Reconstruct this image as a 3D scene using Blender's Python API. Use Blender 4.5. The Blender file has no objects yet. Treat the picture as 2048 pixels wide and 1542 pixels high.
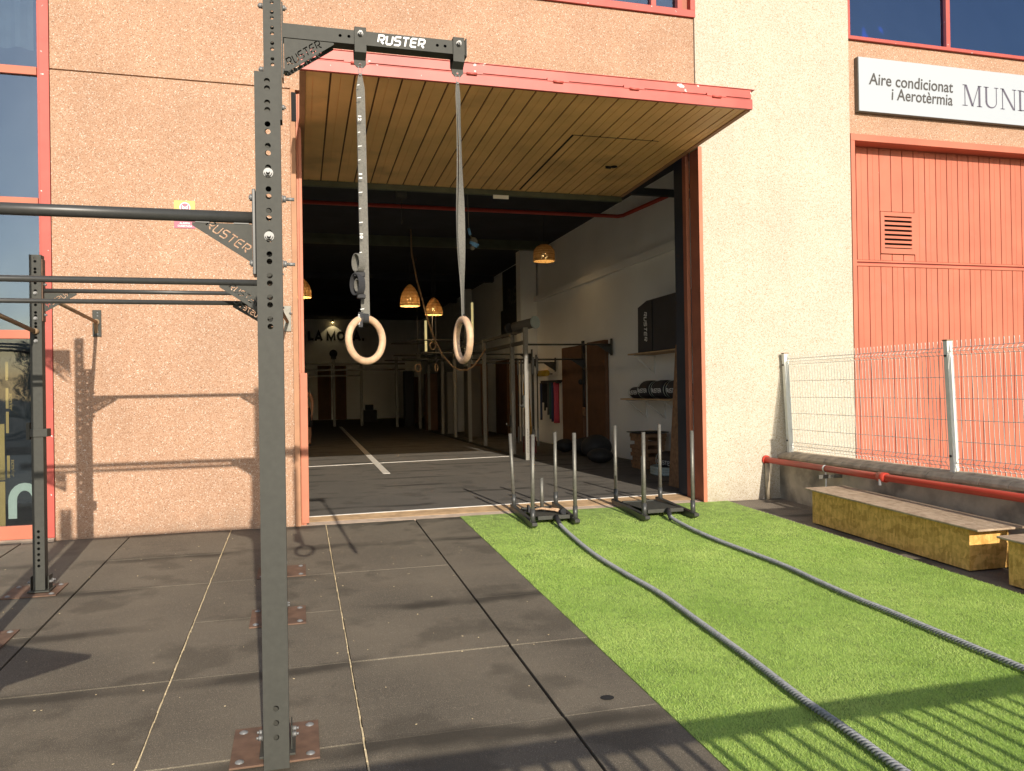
import bpy, bmesh, math, random
import numpy as np
from mathutils import Vector, Matrix
random.seed(7); rng = np.random.default_rng(7)
S = bpy.context.scene
COL = S.collection
SL = 0.0356                                     # the yard falls away from the facade

# ------------------------------------------------------------------ camera
def cam_axes(yaw, pitch, roll):
    f = Vector((math.sin(yaw)*math.cos(pitch), math.cos(yaw)*math.cos(pitch), math.sin(pitch)))
    r = Vector((math.cos(yaw), -math.sin(yaw), 0)); d = f.cross(r)
    return math.cos(roll)*r + math.sin(roll)*d, -math.sin(roll)*r + math.cos(roll)*d, f
r_, d_, f_ = cam_axes(.26663, .00488, .01586)
cd = bpy.data.cameras.new('camera'); cam = bpy.data.objects.new('camera', cd); COL.objects.link(cam)
cd.sensor_width = 36; cd.lens = 1565.7/2048*36; cd.clip_start = .05; cd.clip_end = 900
cam.matrix_world = Matrix(((r_.x, -d_.x, -f_.x, 0), (r_.y, -d_.y, -f_.y, -8.6), (r_.z, -d_.z, -f_.z, 1.411), (0, 0, 0, 1)))
S.camera = cam
# ------------------------------------------------------------------ sky, sun, exposure
W = bpy.data.worlds.new('World'); S.world = W; W.use_nodes = True
wn = W.node_tree; bg = wn.nodes['Background']; sky = wn.nodes.new('ShaderNodeTexSky')
sky.sky_type = 'NISHITA'; sky.sun_disc = False; sky.sun_elevation = math.radians(22.0); sky.sun_rotation = math.radians(176.8)
wn.links.new(sky.outputs[0], bg.inputs[0]); bg.inputs[1].default_value = .108
sd = bpy.data.lights.new('sun', 'SUN'); sd.energy = 3.8; sd.angle = math.radians(.5); sd.color = (1, .91, .78)
sun = bpy.data.objects.new('sun', sd); COL.objects.link(sun)
sun.rotation_euler = Vector((-.063, 1, -.42)).to_track_quat('-Z', 'Y').to_euler()
S.view_settings.view_transform = 'Standard'; S.view_settings.look = 'None'
S.view_settings.exposure = .64; S.view_settings.gamma = 1
S.render.engine = 'CYCLES'
S.cycles.max_bounces = 8; S.cycles.diffuse_bounces = 5; S.cycles.transparent_max_bounces = 24

# ------------------------------------------------------------------ materials
def mat(name, base, rough=.6, metal=0, noise=None, bump=None, spec=None, speck=None, dirt=None, emit=None):
    """noise=(scale, amount), bump=(scale, strength, distance), speck=(scale, threshold, colour), dirt=(scale, threshold, colour, amount)"""
    m = bpy.data.materials.new(name); m.use_nodes = True
    nt = m.node_tree; N = nt.nodes; L = nt.links; b = N['Principled BSDF']
    b.inputs['Base Color'].default_value = (*base, 1); b.inputs['Roughness'].default_value = rough; b.inputs['Metallic'].default_value = metal
    if spec is not None: b.inputs['Specular IOR Level'].default_value = spec
    geo = N.new('ShaderNodeNewGeometry')
    def nz(scale, detail=4, kind='ShaderNodeTexNoise'):
        t = N.new(kind); t.inputs['Scale'].default_value = scale
        if kind == 'ShaderNodeTexNoise': t.inputs['Detail'].default_value = detail
        L.new(geo.outputs['Position'], t.inputs['Vector']); return t
    cur = None
    def mix(fac, a, bcol):
        x = N.new('ShaderNodeMix'); x.data_type = 'RGBA'
        L.new(fac, x.inputs[0])
        if isinstance(a, tuple): x.inputs[6].default_value = (*a, 1)
        else: L.new(a, x.inputs[6])
        if isinstance(bcol, tuple): x.inputs[7].default_value = (*bcol, 1)
        else: L.new(bcol, x.inputs[7])
        return x.outputs[2]
    def ramp(src, lo, hi):
        r = N.new('ShaderNodeMapRange'); r.inputs[1].default_value = lo; r.inputs[2].default_value = hi; L.new(src, r.inputs[0]); return r.outputs[0]
    if noise:
        sc, am = noise; t = nz(sc, 6)
        cur = mix(ramp(t.outputs[0], .3, .7), tuple(c*(1-am) for c in base), tuple(min(1, c*(1+am)) for c in base))
    if dirt:
        sc, th, colr, am = dirt; t = nz(sc, 5)
        f = ramp(t.outputs[0], th, th+.12); mm = N.new('ShaderNodeMath'); mm.operation = 'MULTIPLY'; mm.inputs[1].default_value = am; L.new(f, mm.inputs[0])
        cur = mix(mm.outputs[0], cur if cur else base, colr)
    if speck:
        sc, th, colr = speck; t = nz(sc, 2)
        cur = mix(ramp(t.outputs[0], th, th+.02), cur if cur else base, colr)
    if cur: L.new(cur, b.inputs['Base Color'])
    if bump:
        t = nz(bump[0], 5); bp = N.new('ShaderNodeBump'); bp.inputs['Strength'].default_value = bump[1]; bp.inputs['Distance'].default_value = bump[2]
        L.new(t.outputs[0], bp.inputs['Height']); L.new(bp.outputs[0], b.inputs['Normal'])
    if emit:
        b.inputs['Emission Color'].default_value = (*emit[0], 1); b.inputs['Emission Strength'].default_value = emit[1]
    return m

def stucco(name, stops, scale=70, bumpd=.006, big=.08):
    m = bpy.data.materials.new(name); m.use_nodes = True
    nt = m.node_tree; N = nt.nodes; L = nt.links; b = N['Principled BSDF']; b.inputs['Roughness'].default_value = .95
    b.inputs['Specular IOR Level'].default_value = .15
    geo = N.new('ShaderNodeNewGeometry')
    v = N.new('ShaderNodeTexVoronoi'); v.inputs['Scale'].default_value = scale; L.new(geo.outputs['Position'], v.inputs['Vector'])
    sep = N.new('ShaderNodeSeparateColor'); L.new(v.outputs['Color'], sep.inputs[0])
    cr = N.new('ShaderNodeValToRGB'); L.new(sep.outputs[0], cr.inputs[0])
    stops = [(p, tuple(q*.97 for q in c)) for p, c in stops]; e = cr.color_ramp; e.interpolation = 'LINEAR'
    e.elements[0].position = stops[0][0]; e.elements[0].color = (*stops[0][1], 1)
    e.elements[1].position = stops[-1][0]; e.elements[1].color = (*stops[-1][1], 1)
    for p, c in stops[1:-1]: k = e.elements.new(p); k.color = (*c, 1)
    n = N.new('ShaderNodeTexNoise'); n.inputs['Scale'].default_value = 1.3; n.inputs['Detail'].default_value = 6; L.new(geo.outputs['Position'], n.inputs['Vector'])
    mr = N.new('ShaderNodeMapRange'); mr.inputs[1].default_value = .3; mr.inputs[2].default_value = .7; mr.inputs[3].default_value = 1-big; mr.inputs[4].default_value = 1+big; L.new(n.outputs[0], mr.inputs[0])
    hs = N.new('ShaderNodeHueSaturation'); L.new(mr.outputs[0], hs.inputs['Value']); L.new(cr.outputs[0], hs.inputs['Color']); L.new(hs.outputs[0], b.inputs['Base Color'])
    mp = N.new('ShaderNodeMapping'); mp.inputs['Scale'].default_value = (5, 5, .35); L.new(geo.outputs['Position'], mp.inputs['Vector'])
    n3 = N.new('ShaderNodeTexNoise'); n3.inputs['Scale'].default_value = 1; n3.inputs['Detail'].default_value = 4; L.new(mp.outputs[0], n3.inputs['Vector'])
    r3 = N.new('ShaderNodeMapRange'); r3.inputs[1].default_value = .5; r3.inputs[2].default_value = .72; r3.inputs[3].default_value = 0; r3.inputs[4].default_value = .07; L.new(n3.outputs[0], r3.inputs[0])
    x3 = N.new('ShaderNodeMix'); x3.data_type = 'RGBA'; L.new(r3.outputs[0], x3.inputs[0]); L.new(hs.outputs[0], x3.inputs[6]); x3.inputs[7].default_value = (.22, .16, .11, 1); sz = N.new('ShaderNodeSeparateXYZ'); L.new(geo.outputs['Position'], sz.inputs[0]); n4 = N.new('ShaderNodeTexNoise'); n4.inputs['Scale'].default_value = 4; n4.inputs['Detail'].default_value = 7; L.new(geo.outputs['Position'], n4.inputs['Vector'])
    a4 = N.new('ShaderNodeMath'); a4.operation = 'MULTIPLY_ADD'; a4.inputs[1].default_value = -.55; L.new(n4.outputs[0], a4.inputs[0]); L.new(sz.outputs[2], a4.inputs[2])
    r4 = N.new('ShaderNodeMapRange'); r4.inputs[1].default_value = -.28; r4.inputs[2].default_value = -.02; r4.inputs[3].default_value = .38; r4.inputs[4].default_value = 0; L.new(a4.outputs[0], r4.inputs[0])
    x4 = N.new('ShaderNodeMix'); x4.data_type = 'RGBA'; L.new(r4.outputs[0], x4.inputs[0]); L.new(x3.outputs[2], x4.inputs[6]); x4.inputs[7].default_value = (.20, .15, .11, 1); L.new(x4.outputs[2], b.inputs['Base Color'])
    n2 = N.new('ShaderNodeTexNoise'); n2.inputs['Scale'].default_value = scale*1.4; n2.inputs['Detail'].default_value = 3; L.new(geo.outputs['Position'], n2.inputs['Vector'])
    bp = N.new('ShaderNodeBump'); bp.inputs['Strength'].default_value = .6; bp.inputs['Distance'].default_value = bumpd; L.new(n2.outputs[0], bp.inputs['Height']); L.new(bp.outputs[0], b.inputs['Normal'])
    return m

def glass(name, tint, refl, rough=.02, blue=(.9, .95, 1)):
    m = bpy.data.materials.new(name); m.use_nodes = True
    nt = m.node_tree; N = nt.nodes; L = nt.links; N.clear()
    out = N.new('ShaderNodeOutputMaterial'); tr = N.new('ShaderNodeBsdfTransparent'); gl = N.new('ShaderNodeBsdfGlossy'); mx = N.new('ShaderNodeMixShader')
    tr.inputs[0].default_value = (*tint, 1); gl.inputs['Roughness'].default_value = rough; gl.inputs[0].default_value = (*blue, 1)
    fr = N.new('ShaderNodeFresnel'); fr.inputs[0].default_value = 1.5
    ad = N.new('ShaderNodeMath'); ad.operation = 'ADD'; ad.use_clamp = True; ad.inputs[1].default_value = refl
    L.new(fr.outputs[0], ad.inputs[0]); L.new(ad.outputs[0], mx.inputs[0]); L.new(tr.outputs[0], mx.inputs[1]); L.new(gl.outputs[0], mx.inputs[2]); L.new(mx.outputs[0], out.inputs[0])
    geo = N.new('ShaderNodeNewGeometry'); nz = N.new('ShaderNodeTexNoise'); nz.inputs['Scale'].default_value = 1.2; L.new(geo.outputs['Position'], nz.inputs['Vector'])
    bp = N.new('ShaderNodeBump'); bp.inputs['Strength'].default_value = .15; bp.inputs['Distance'].default_value = .05; L.new(nz.outputs[0], bp.inputs['Height']); L.new(bp.outputs[0], gl.inputs['Normal'])
    return m

M = {}
M['stucco'] = stucco('orange_stucco', [(0, (.17, .095, .06)), (.05, (.33, .19, .12)), (.42, (.415, .250, .162)), (.8, (.455, .290, .195)), (.94, (.50, .36, .26)), (1, (.70, .62, .54))], scale=150, bumpd=.0022)
M['cream'] = stucco('cream_stucco', [(0, (.26, .17, .085)), (.035, (.39, .32, .21)), (.3, (.475, .42, .33)), (.8, (.52, .47, .385)), (1, (.60, .56, .48))], scale=125, bumpd=.003, big=.05)
M['conc'] = mat('rendered_concrete', (.44, .37, .28), .95, noise=(3, .35), bump=(30, .5, .01), dirt=(2.2, .5, (.14, .12, .10), .7))
M['coping'] = mat('coping_stone', (.42, .35, .25), .95, noise=(9, .3), bump=(60, .5, .006))
M['redframe'] = mat('red_frame_paint', (.42, .070, .050), .55, noise=(6, .12), speck=(22, .74, (.75, .70, .66)))
M['reddoor'] = mat('red_door_paint', (.47, .135, .076), .6, noise=(1.6, .13), dirt=(3, .60, (.40, .17, .12), .3))
M['canopyred'] = mat('weathered_red_paint', (.45, .082, .062), .5, noise=(3, .25), speck=(9, .72, (.8, .74, .7)))
M['jamb'] = mat('orange_jamb_paint', (.44, .155, .085), .6, noise=(5, .1))
M['jambdark'] = mat('shaded_jamb_dark_pane', (.33, .10, .055), .6, noise=(5, .12))  # jamb colour with the side face's shade put in; also the dark red pane
M['tanjamb'] = mat('tan_jamb_paint', (.38, .19, .10), .7, noise=(6, .12))
M['panel'] = mat('tan_panel_paint', (.84, .50, .205), .6, noise=(1.6, .14), dirt=(1.1, .56, (.24, .14, .07), .35))
M['panelgroove'] = mat('dark_panel_groove', (.12, .06, .03), .8)
M['metal'] = mat('black_powder_coat', (.052, .052, .044), .62, spec=.28, noise=(40, .08), bump=(260, .12, .001))
M['metal2'] = mat('satin_black_steel', (.045, .045, .042), .38, noise=(30, .1))
M['sledsteel'] = mat('bare_steel_tube', (.16, .152, .13), .48, .45, noise=(30, .15))
M['zinc'] = mat('zinc_bolt', (.22, .22, .215), .5, .35)
M['rust'] = mat('rusty_plate', (.135, .078, .05), .8, noise=(12, .3), bump=(80, .2, .002))
M['rustpipe'] = mat('rusty_pipe', (.24, .155, .085), .75, noise=(14, .25))
M['hole'] = mat('dark_void', (.008, .008, .008), .9)
M['white'] = mat('white_paint', (.80, .80, .78), .6)
M['offwhite'] = mat('white_wall_paint', (.86, .86, .84), .9, noise=(1.1, .04), bump=(40, .15, .003))
M['lightpanel'] = mat('sign_panel', (.39, .42, .45), .5)
M['ink'] = mat('sign_ink', (.06, .055, .05), .7)
M['ink2'] = mat('sign_ink_grey', (.09, .08, .11), .7)
M['wood'] = mat('pale_wood', (.55, .36, .22), .6, noise=(35, .22), bump=(60, .1, .002))
M['strapgrey'] = mat('grey_webbing', (.145, .137, .117), .9, noise=(160, .2), bump=(400, .3, .001))
M['strapdark'] = mat('dark_webbing', (.03, .03, .032), .8)
M['osb'] = mat('osb_board', (.74, .42, .115), .75, noise=(26, .38), bump=(50, .2, .003))
M['osbtop'] = mat('faded_osb_top', (.40, .29, .19), .8, noise=(30, .25), bump=(50, .25, .003))
M['pipered'] = mat('red_pipe_paint', (.44, .045, .026), .4, noise=(5, .1))
M['rope'] = mat('grey_battle_rope', (.25, .255, .26), .95, noise=(60, .3), bump=(300, .4, .002))
M['brownrope'] = mat('manila_rope', (.36, .22, .12), .95, noise=(90, .3))
M['concstrip'] = mat('concrete_strip', (.52, .40, .30), .95, noise=(8, .2), bump=(50, .3, .004))
M['woodstep'] = mat('worn_wood_step', (.50, .33, .18), .85, noise=(7, .25), bump=(30, .2, .004))
M['metalstrip'] = mat('pale_metal_edge', (.72, .68, .62), .45, noise=(9, .12))
M['sand'] = mat('yellow_seam_dust', (.62, .50, .30), .95, noise=(30, .3))
M['black'] = mat('matt_black', (.018, .018, .02), .7)
M['navy'] = mat('dark_vinyl', (.018, .022, .034), .55, noise=(3, .2))
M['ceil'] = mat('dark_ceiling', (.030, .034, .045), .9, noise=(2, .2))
M['beam'] = mat('olive_beam', (.10, .11, .075), .7, noise=(4, .2))
M['brownboard'] = mat('brown_board', (.135, .062, .03), .7, noise=(5, .15))
M['wicker'] = mat('woven_wicker', (.30, .17, .06), .8, noise=(50, .35), bump=(120, .5, .004))
M['bulb'] = mat('lit_bulb', (1, .8, .4), .5, emit=((1, .70, .28), 9))
M['pink'] = mat('pink_rubber', (.55, .06, .10), .6)
M['blue'] = mat('dark_blue_rubber', (.03, .05, .12), .6)
M['teal'] = mat('green_rubber', (.03, .10, .08), .6)
M['yellow'] = mat('yellow_foam', (.55, .36, .03), .6)
M['bluetape'] = mat('blue_tape', (.12, .30, .55), .5)
M['skin'] = mat('skin', (.38, .19, .12), .55)
M['ochre'] = mat('ochre_poster', (.34, .225, .07), .6, noise=(2, .15))
M['grassbase'] = mat('turf_backing', (.22, .32, .07), .95, noise=(9, .3))
M['asphalt'] = mat('asphalt', (.055, .053, .05), .95, noise=(4, .2), bump=(80, .3, .01))
M['fencewhite'] = mat('cream_fence_paint', (.72, .72, .66), .4, noise=(20, .06))
M['blockwood'] = mat('block_wood', (.24, .13, .065), .8, noise=(18, .3))
M['stickyellow'] = mat('yellow_sticker', (.50, .37, .09), .5)
M['stickpink'] = mat('pink_sticker', (.36, .09, .14), .5)
M['lightgrey'] = mat('light_grey_vinyl', (.42, .48, .44), .5)
M['drum'] = mat('grey_drum', (.10, .09, .075), .7)
M['glassL'] = glass('tinted_window_glass', (.55, .60, .62), .12, blue=(.62, .78, 1))
M['glassLow'] = glass('clear_window_glass', (.80, .84, .84), .015)
M['glassR'] = glass('blue_window_glass', (.6, .68, .8), .16, blue=(.50, .68, 1))
M['curtain'] = mat('pale_curtain', (.30, .32, .30), .95, noise=(5, .2))
M['bluewall'] = mat('blue_striped_film', (.17, .32, .60), .7, noise=(2, .15))

def chipboard(name, cols, sc=30):
    m = bpy.data.materials.new(name); m.use_nodes = True
    N = m.node_tree.nodes; L = m.node_tree.links; b = N['Principled BSDF']; b.inputs['Roughness'].default_value = .75
    geo = N.new('ShaderNodeNewGeometry'); prev = None
    for k, (rot, st) in enumerate((((.3, .9, .2), (1, .22, .6)), ((1.1, .2, 1.4), (.3, 1, .8)), ((.5, 2.1, .8), (.7, .9, .2)))):
        mp = N.new('ShaderNodeMapping'); mp.inputs['Rotation'].default_value = rot; mp.inputs['Scale'].default_value = st; L.new(geo.outputs['Position'], mp.inputs['Vector'])
        v = N.new('ShaderNodeTexVoronoi'); v.inputs['Scale'].default_value = sc*(1+.3*k); L.new(mp.outputs[0], v.inputs['Vector'])
        sp = N.new('ShaderNodeSeparateColor'); L.new(v.outputs['Color'], sp.inputs[0])
        if prev is None: prev = sp.outputs[0]
        else:
            x = N.new('ShaderNodeMath'); x.operation = 'ADD'; L.new(prev, x.inputs[0]); L.new(sp.outputs[0], x.inputs[1]); prev = x.outputs[0]
    mr = N.new('ShaderNodeMapRange'); mr.inputs[1].default_value = .6; mr.inputs[2].default_value = 2.4; L.new(prev, mr.inputs[0])
    cr = N.new('ShaderNodeValToRGB'); L.new(mr.outputs[0], cr.inputs[0]); cr.color_ramp.elements[0].color = (*cols[0], 1); cr.color_ramp.elements[1].color = (*cols[1], 1)
    L.new(cr.outputs[0], b.inputs['Base Color'])
    bp = N.new('ShaderNodeBump'); bp.inputs['Strength'].default_value = .4; bp.inputs['Distance'].default_value = .002; L.new(mr.outputs[0], bp.inputs['Height']); L.new(bp.outputs[0], b.inputs['Normal'])
    return m
M['osb'] = chipboard('osb_board', ((.50, .27, .06), (.86, .51, .15)))
M['osbtop'] = chipboard('faded_osb_top', ((.30, .215, .14), (.46, .35, .24)), 24)
# rubber flooring with dust and damp stains
def rubber(name, base, warm):
    m = bpy.data.materials.new(name); m.use_nodes = True
    nt = m.node_tree; N = nt.nodes; L = nt.links; b = N['Principled BSDF']; b.inputs['Roughness'].default_value = .8; b.inputs['Specular IOR Level'].default_value = .3
    geo = N.new('ShaderNodeNewGeometry')
    def nz(s, d): t = N.new('ShaderNodeTexNoise'); t.inputs['Scale'].default_value = s; t.inputs['Detail'].default_value = d; L.new(geo.outputs['Position'], t.inputs['Vector']); return t
    def mr(src, a, c): r = N.new('ShaderNodeMapRange'); r.inputs[1].default_value = a; r.inputs[2].default_value = c; L.new(src, r.inputs[0]); return r.outputs[0]
    def mix(f, a, c):
        x = N.new('ShaderNodeMix'); x.data_type = 'RGBA'; L.new(f, x.inputs[0])
        for i, q in ((6, a), (7, c)):
            if isinstance(q, tuple): x.inputs[i].default_value = (*q, 1)
            else: L.new(q, x.inputs[i])
        return x.outputs[2]
    c = mix(mr(nz(1.1, 6).outputs[0], .35, .65), base, warm)
    c = mix(mr(nz(260, 2).outputs[0], .56, .66), c, tuple(min(1, q*1.9) for q in warm))
    st = mr(nz(2.3, 7).outputs[0], .55, .64); mm = N.new('ShaderNodeMath'); mm.operation = 'MULTIPLY'; mm.inputs[1].default_value = .38; L.new(st, mm.inputs[0])
    c = mix(mm.outputs[0], c, tuple(q*.35 for q in base))
    sep = N.new('ShaderNodeSeparateXYZ'); L.new(geo.outputs['Position'], sep.inputs[0])   # water marks that creep out of the cross seams
    wob = nz(1.7, 3); ad = N.new('ShaderNodeMath'); ad.operation = 'MULTIPLY_ADD'; ad.inputs[1].default_value = .30; L.new(wob.outputs[0], ad.inputs[0]); sh = N.new('ShaderNodeMath'); sh.inputs[1].default_value = -.10; L.new(sep.outputs[1], sh.inputs[0]); L.new(sh.outputs[0], ad.inputs[2])
    fr = N.new('ShaderNodeMath'); fr.operation = 'PINGPONG'; fr.inputs[1].default_value = .5; L.new(ad.outputs[0], fr.inputs[0])
    s2 = mr(fr.outputs[0], .11, .03); n3 = mr(nz(.8, 3).outputs[0], .44, .56)
    m2 = N.new('ShaderNodeMath'); m2.operation = 'MULTIPLY'; L.new(s2, m2.inputs[0]); L.new(n3, m2.inputs[1])
    m3 = N.new('ShaderNodeMath'); m3.operation = 'MULTIPLY'; m3.inputs[1].default_value = .8; L.new(m2.outputs[0], m3.inputs[0])
    c = mix(m3.outputs[0], c, tuple(q*.4 for q in base))
    L.new(c, b.inputs['Base Color'])
    bp = N.new('ShaderNodeBump'); bp.inputs['Strength'].default_value = .35; bp.inputs['Distance'].default_value = .004; L.new(nz(190, 3).outputs[0], bp.inputs['Height']); L.new(bp.outputs[0], b.inputs['Normal'])
    return m
M['rubber'] = rubber('outdoor_rubber_mat', (.100, .086, .065), (.152, .129, .095))
M['rubber_path'] = rubber('path_rubber', (.13, .11, .085), (.19, .16, .125))
M['rubber_in'] = rubber('indoor_rubber_floor', (.098, .090, .078), (.125, .112, .096))

# ------------------------------------------------------------------ mesh building
class MB:
    def __init__(s): s.v = []; s.f = []; s.sm = []
    def _add(s, vs, fs, smooth=False):
        o = len(s.v); s.v += [tuple(v) for v in vs]; s.f += [tuple(i+o for i in f) for f in fs]
        s.sm += (smooth if isinstance(smooth, list) else [smooth]*len(fs)); return s
    def box(s, x0, x1, y0, y1, z0, z1):
        vs = [(x, y, z) for z in (z0, z1) for y in (y0, y1) for x in (x0, x1)]
        return s._add(vs, [(0, 2, 3, 1), (4, 5, 7, 6), (0, 1, 5, 4), (2, 6, 7, 3), (0, 4, 6, 2), (1, 3, 7, 5)])
    def hexa(s, vs):                             # eight corners, ordered like box
        return s._add(vs, [(0, 2, 3, 1), (4, 5, 7, 6), (0, 1, 5, 4), (2, 6, 7, 3), (0, 4, 6, 2), (1, 3, 7, 5)])
    def tube(s, pts, r, n=12, cap=True, flat=None):
        pts = [Vector(p) for p in pts]; rs = r if isinstance(r, (list, tuple)) else [r]*len(pts)
        vs = []; up = None
        for i, p in enumerate(pts):
            t = (pts[min(i+1, len(pts)-1)] - pts[max(i-1, 0)]).normalized()
            if up is None:
                up = Vector((0, 0, 1)) if abs(t.z) < .9 else Vector((0, 1, 0))
            a = t.cross(up).normalized(); b = a.cross(t).normalized(); up = b
            for k in range(n):
                an = 2*math.pi*k/n; vs.append(p + (a*math.cos(an) + b*math.sin(an)*(flat or 1))*rs[i])
        fs = []; sm = []
        for i in range(len(pts)-1):
            for k in range(n):
                k2 = (k+1) % n; fs.append((i*n+k, i*n+k2, (i+1)*n+k2, (i+1)*n+k)); sm.append(True)
        if cap:
            fs.append(tuple(range(n-1, -1, -1))); fs.append(tuple((len(pts)-1)*n+k for k in range(n))); sm += [False, False]
        return s._add(vs, fs, sm)
    def prism(s, poly, off):                     # planar polygon (3D points) pushed along off
        off = Vector(off); n = len(poly); vs = [Vector(p) for p in poly] + [Vector(p)+off for p in poly]
        fs = [tuple(range(n-1, -1, -1)), tuple(range(n, 2*n))] + [(i, (i+1) % n, n+(i+1) % n, n+i) for i in range(n)]
        return s._add(vs, fs)
    def lathe(s, c, prof, n=24, axis='z'):
        c = Vector(c); vs = []
        for r, h in prof:
            for k in range(n):
                a = 2*math.pi*k/n
                d = {'z': (r*math.cos(a), r*math.sin(a), h), 'x': (h, r*math.cos(a), r*math.sin(a)), 'y': (r*math.cos(a), h, r*math.sin(a))}[axis]
                vs.append(c+Vector(d))
        fs = [(i*n+k, i*n+(k+1) % n, (i+1)*n+(k+1) % n, (i+1)*n+k) for i in range(len(prof)-1) for k in range(n)]
        return s._add(vs, fs, True)
    def sphere(s, c, r, sz=1, n=14):
        return s.lathe(c, [(max(1e-4, r*math.sin(math.pi*i/n)), -r*sz*math.cos(math.pi*i/n)) for i in range(n+1)], 18)
    def raw(s, me, mtx):
        return s._add([mtx @ v.co for v in me.vertices], [tuple(p.vertices) for p in me.polygons])

def wloc(o):
    p = Vector((0, 0, 0))
    while o: p += o.location; o = o.parent
    return p
def obj(name, mb, m, parent=None, bevel=0, loc=None):
    """links mb as ONE mesh object; its vertices are given in world space"""
    me = bpy.data.meshes.new(name)
    o = bpy.data.objects.new(name, me); COL.objects.link(o)
    if parent is not None: o.parent = parent
    if loc is not None: o.location = Vector(loc) - (wloc(parent) if parent else Vector((0, 0, 0)))
    w = wloc(o)
    me.from_pydata([(v[0]-w.x, v[1]-w.y, v[2]-w.z) for v in mb.v], [], mb.f)
    me.polygons.foreach_set('use_smooth', mb.sm); me.materials.append(m); me.update()
    if bevel:
        b = o.modifiers.new('bevel', 'BEVEL'); b.width = bevel; b.segments = 2; b.limit_method = 'ANGLE'
    return o
def tag(o, label=None, cat=None, group=None, kind=None):
    if label: o['label'] = label
    if cat: o['category'] = cat
    if group: o['group'] = group
    if kind: o['kind'] = kind
    return o
def thing(name, label, cat, loc=(0, 0, 0), group=None):
    o = bpy.data.objects.new(name, None); COL.objects.link(o); o.location = loc; o.empty_display_size = .1
    return tag(o, label, cat, group)
def solo(name, mb, m, label, cat, loc, group=None, bevel=0):
    return tag(obj(name, mb, m, None, bevel, loc), label, cat, group)
def struct(name, mb, m, kind='structure', bevel=0): return tag(obj(name, mb, m, None, bevel), kind=kind)
def copy_tree(o, parent=None):
    c = o.copy(); COL.objects.link(c)
    if parent: c.parent = parent
    for ch in list(o.children): copy_tree(ch, c)
    return c
def sl(y): return SL*y

# 2D shapes with holes, and writing
def curve_mesh(polys, depth=0.0):
    cu = bpy.data.curves.new('tmp', 'CURVE'); cu.dimensions = '2D'; cu.fill_mode = 'BOTH'; cu.extrude = depth/2
    for pl in polys:
        sp = cu.splines.new('POLY'); sp.points.add(len(pl)-1); sp.use_cyclic_u = True
        for i, p in enumerate(pl): sp.points[i].co = (p[0], p[1], 0, 1)
    o = bpy.data.objects.new('tmp', cu); COL.objects.link(o); bpy.context.view_layer.update()
    me = bpy.data.meshes.new_from_object(o.evaluated_get(bpy.context.evaluated_depsgraph_get()))
    bpy.data.objects.remove(o); bpy.data.curves.remove(cu); return me
def text_mesh(txt, shear=0, offset=0, depth=0):
    cu = bpy.data.curves.new('tmp', 'FONT'); cu.body = txt; cu.shear = shear; cu.offset = offset; cu.extrude = depth; cu.resolution_u = 4
    o = bpy.data.objects.new('tmp', cu); COL.objects.link(o); bpy.context.view_layer.update()
    me = bpy.data.meshes.new_from_object(o.evaluated_get(bpy.context.evaluated_depsgraph_get()))
    bpy.data.objects.remove(o); bpy.data.curves.remove(cu); return me
def frame_mtx(org, right, up, sx=1, sy=1, x0=0, y0=0):
    R = Vector(right).normalized(); U = Vector(up).normalized(); Nn = R.cross(U)
    m = Matrix(((R.x, U.x, Nn.x, org[0]), (R.y, U.y, Nn.y, org[1]), (R.z, U.z, Nn.z, org[2]), (0, 0, 0, 1)))
    return m @ Matrix.Diagonal((sx, sy, 1, 1)) @ Matrix.Translation((-x0, -y0, 0))
def write(txt, org, right, up, width, height, **k):
    me = text_mesh(txt, **k); xs = [v.co.x for v in me.vertices]; ys = [v.co.y for v in me.vertices]
    mb = MB(); mb.raw(me, frame_mtx(org, right, up, width/(max(xs)-min(xs)), height/(max(ys)-min(ys)), min(xs), min(ys))); return mb
def ribbon(path, w):
    P = [Vector((a, b)) for a, b in path]; Lf = []; Rt = []
    for i, p in enumerate(P):
        d0 = (P[i]-P[i-1]).normalized() if i else (P[1]-P[0]).normalized()
        d1 = (P[i+1]-P[i]).normalized() if i < len(P)-1 else d0
        n0 = Vector((-d0.y, d0.x)); n1 = Vector((-d1.y, d1.x)); n = (n0+n1).normalized(); k = w/2/max(.4, n.dot(n0))
        Lf.append(p+n*k); Rt.append(p-n*k)
    return [(q.x, q.y) for q in Lf] + [(q.x, q.y) for q in reversed(Rt)]
LET = {'R': [[(0, .17), (0, 1), (.62, 1), (.8, .84), (.8, .62), (.64, .46), (.24, .46)], [(.42, .29), (.8, 0)]],
       'U': [[(0, 1), (0, .16), (.16, 0), (.64, 0), (.8, .16), (.8, 1)]],
       'S': [[(.82, 1), (.16, 1), (0, .86), (0, .66), (.16, .52), (.64, .52), (.8, .38), (.8, .14), (.64, 0), (-.02, 0)]],
       'T': [[(-.03, 1), (.83, 1)], [(.4, .88), (.4, -.05)]],
       'E': [[(.82, 1), (.16, 1), (0, .86), (0, .14), (.16, 0), (.82, 0)], [(.2, .52), (.76, .52)]]}
def brand_polys(w=.2, shear=.22):
    out = []
    for i, ch in enumerate('RUSTER'):
        for path in LET[ch]: out.append([(x+i*1.16+y*shear, y) for x, y in ribbon(path, w)])
    return out                                   # box about 0..6.6 wide, 0..1 high
def brand(org, right, up, width, height, depth=.0015, w=.2, shear=.22):
    me = curve_mesh(brand_polys(w, shear), depth/ (height) if False else depth)
    return MB().raw(me, frame_mtx(org, right, up, width/6.85, height/1.2, -.1, -.1))
def circle(cx, cy, r, n=12): return [(cx+r*math.cos(2*math.pi*k/n), cy+r*math.sin(2*math.pi*k/n)) for k in range(n)]
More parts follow.
